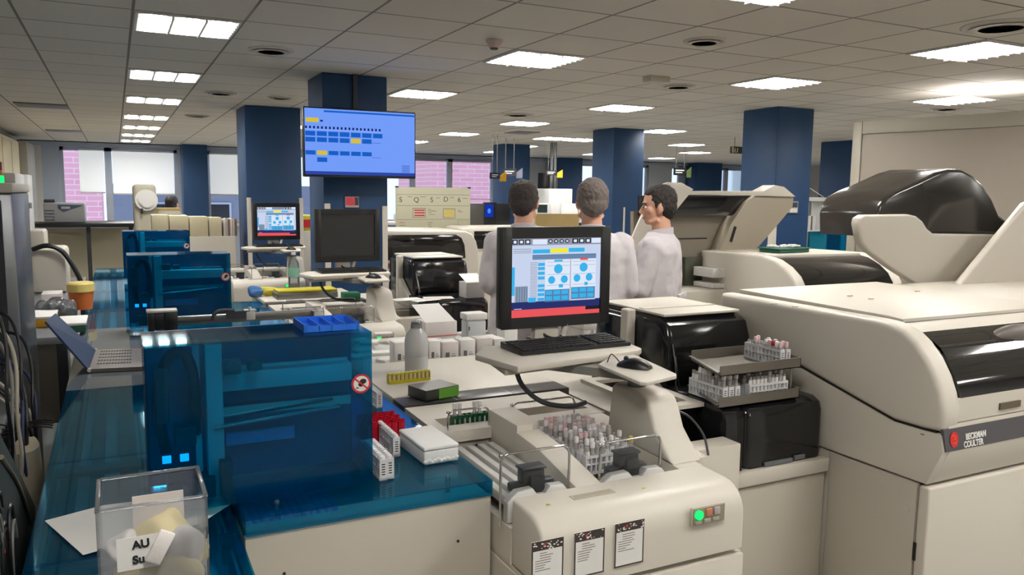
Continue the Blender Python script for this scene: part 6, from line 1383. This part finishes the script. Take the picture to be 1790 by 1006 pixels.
    prof = [(.68 if not seated else .86, .215*B, .165), (.80, .212*B, .16), (.95, .200*B, .152), (1.10, .186*B, .142), (1.25, .195*B, .145), (1.34, .205*B, .140), (1.395, .190*B, .122), (1.435, .135*B, .095), (1.465, .082, .078)]
    c.loft([ell_ring(0, -.005, z, a, q) for z, a, q in prof])
    for i, (a, e_, w_) in enumerate(arms):
        a_ = Vector(a); e_ = Vector(e_); w_ = Vector(w_); w2 = e_.lerp(w_, .93); cap_(c, a_*1.0, e_, .070*B, .062); cap_(c, e_, w2, .062, .048)
        c.ball(a_+Vector((0, 0, -.005)), .070*B, 14, 10)
    if seated:
        for s_ in (-1, 1): cap_(c, (.09*s_, 0, .93), (.12*s_, .36, .95), .11, .09)
    ct = obj('lab_coat', c, coat, t); remesh(ct, .009, 6, ctex, .018)
    col = MB(); col.M = W
    ring = lambda r0, r1, z, y: [(r0*math.cos(q), y+r1*math.sin(q), z+.012*math.sin(q)*-1) for q in [2*math.pi*i/24 for i in range(24)]]
    col.loft([ring(.088, .082, 1.445, -.008), ring(.080, .076, 1.485, -.012), ring(.074, .070, 1.487, -.012), ring(.078, .072, 1.445, -.008)]); obj('collar', col, coat, ct)
    if pose != 'sit':
        seam_ = MB(); seam_.M = W; seam_.box((-.0015, -.166, .70), (.0015, -.160, 1.0)); obj('back_vent', seam_, grey, ct)
        bl_ = MB(); bl_.M = W; bl_.box((-.11, -.168, 1.045), (.11, -.152, 1.085), .006, 3); obj('back_belt', bl_, coat, ct)
    # trousers and shoes
    tr_ = MB(); tr_.M = W
    for s_ in (-1, 1):
        K = [(.09*s_, 0, .92), (.13*s_, .40, .93), (.13*s_, .40, .56)] if seated else [(.09*s_, 0, .88), (.10*s_, .01, .49), (.105*s_, -.01, .12)]
        cap_(tr_, K[0], K[1], .105, .078); cap_(tr_, K[1], K[2], .078, .062)
    tro = obj('trousers', tr_, mat('trouser_navy', (40, 44, 58), .8), t); remesh(tro, .012, 3)
    for s_ in (-1, 1):
        f = MB(); f.M = W; q = Vector((.13*s_, .40, .44)) if seated else Vector((.105*s_, -.01, .0)); f.loft([[Vector((q.x+.045*w__*math.cos(a_), q.y+.05+.14*w__*math.sin(a_), q.z+z)) for a_ in [2*math.pi*i/18 for i in range(18)]] for z, w__ in ((.0, 1.0), (.03, 1.02), (.06, .85), (.085, .5))]); obj('shoe', f, black, t)
    return t
hd = mat('hair_dark', (52, 44, 42), .75, bump=.6, bscale=90, var=.25); hg = mat('hair_grey', (112, 102, 98), .75, bump=.6, bscale=90, var=.35); hk = mat('hair_black', (34, 28, 26), .7, bump=.6, bscale=90)
person((2.305, 4.47, 0), R(-28), 1.765, 'dark-haired man in a white lab coat, leftmost, standing with his back turned', hd, 'back', R(-14))
person((2.505, 3.99, 0), R(-24), 1.775, 'grey-haired man in a white lab coat, in the middle, seen from behind', hg, 'back', R(-1), build=1.1)
person((3.065, 4.08, 0), R(40), 1.745, 'young man with short black hair in a white lab coat, turned left in profile', hk, 'cross', R(20), tilt=R(-4))
t = person((.73, 12.35, 0), R(-40), 1.60, 'seated person with long dark hair behind the beige file boxes', mat('hair_long_dark', (38, 34, 36), .7), 'sit', hair_l=1.5)
s = thing('lab_stool', 'tall round lab stool under the seated person', 'stool', (.73, 12.35, 0)); obj('seat', MB().lathe([(0, .74), (.17, .74), (.18, .76), (.17, .79), (0, .79)], (.73, 12.35, 0)), black, s); obj('post', MB().cyl((.73, 12.35, .05), (.73, 12.35, .74), .025), chrome, s)
for q in range(5): obj('leg', MB().cyl((.73, 12.35, .06), (.73+.26*math.cos(q*1.2566), 12.35+.26*math.sin(q*1.2566), .02), .016), chrome, s)
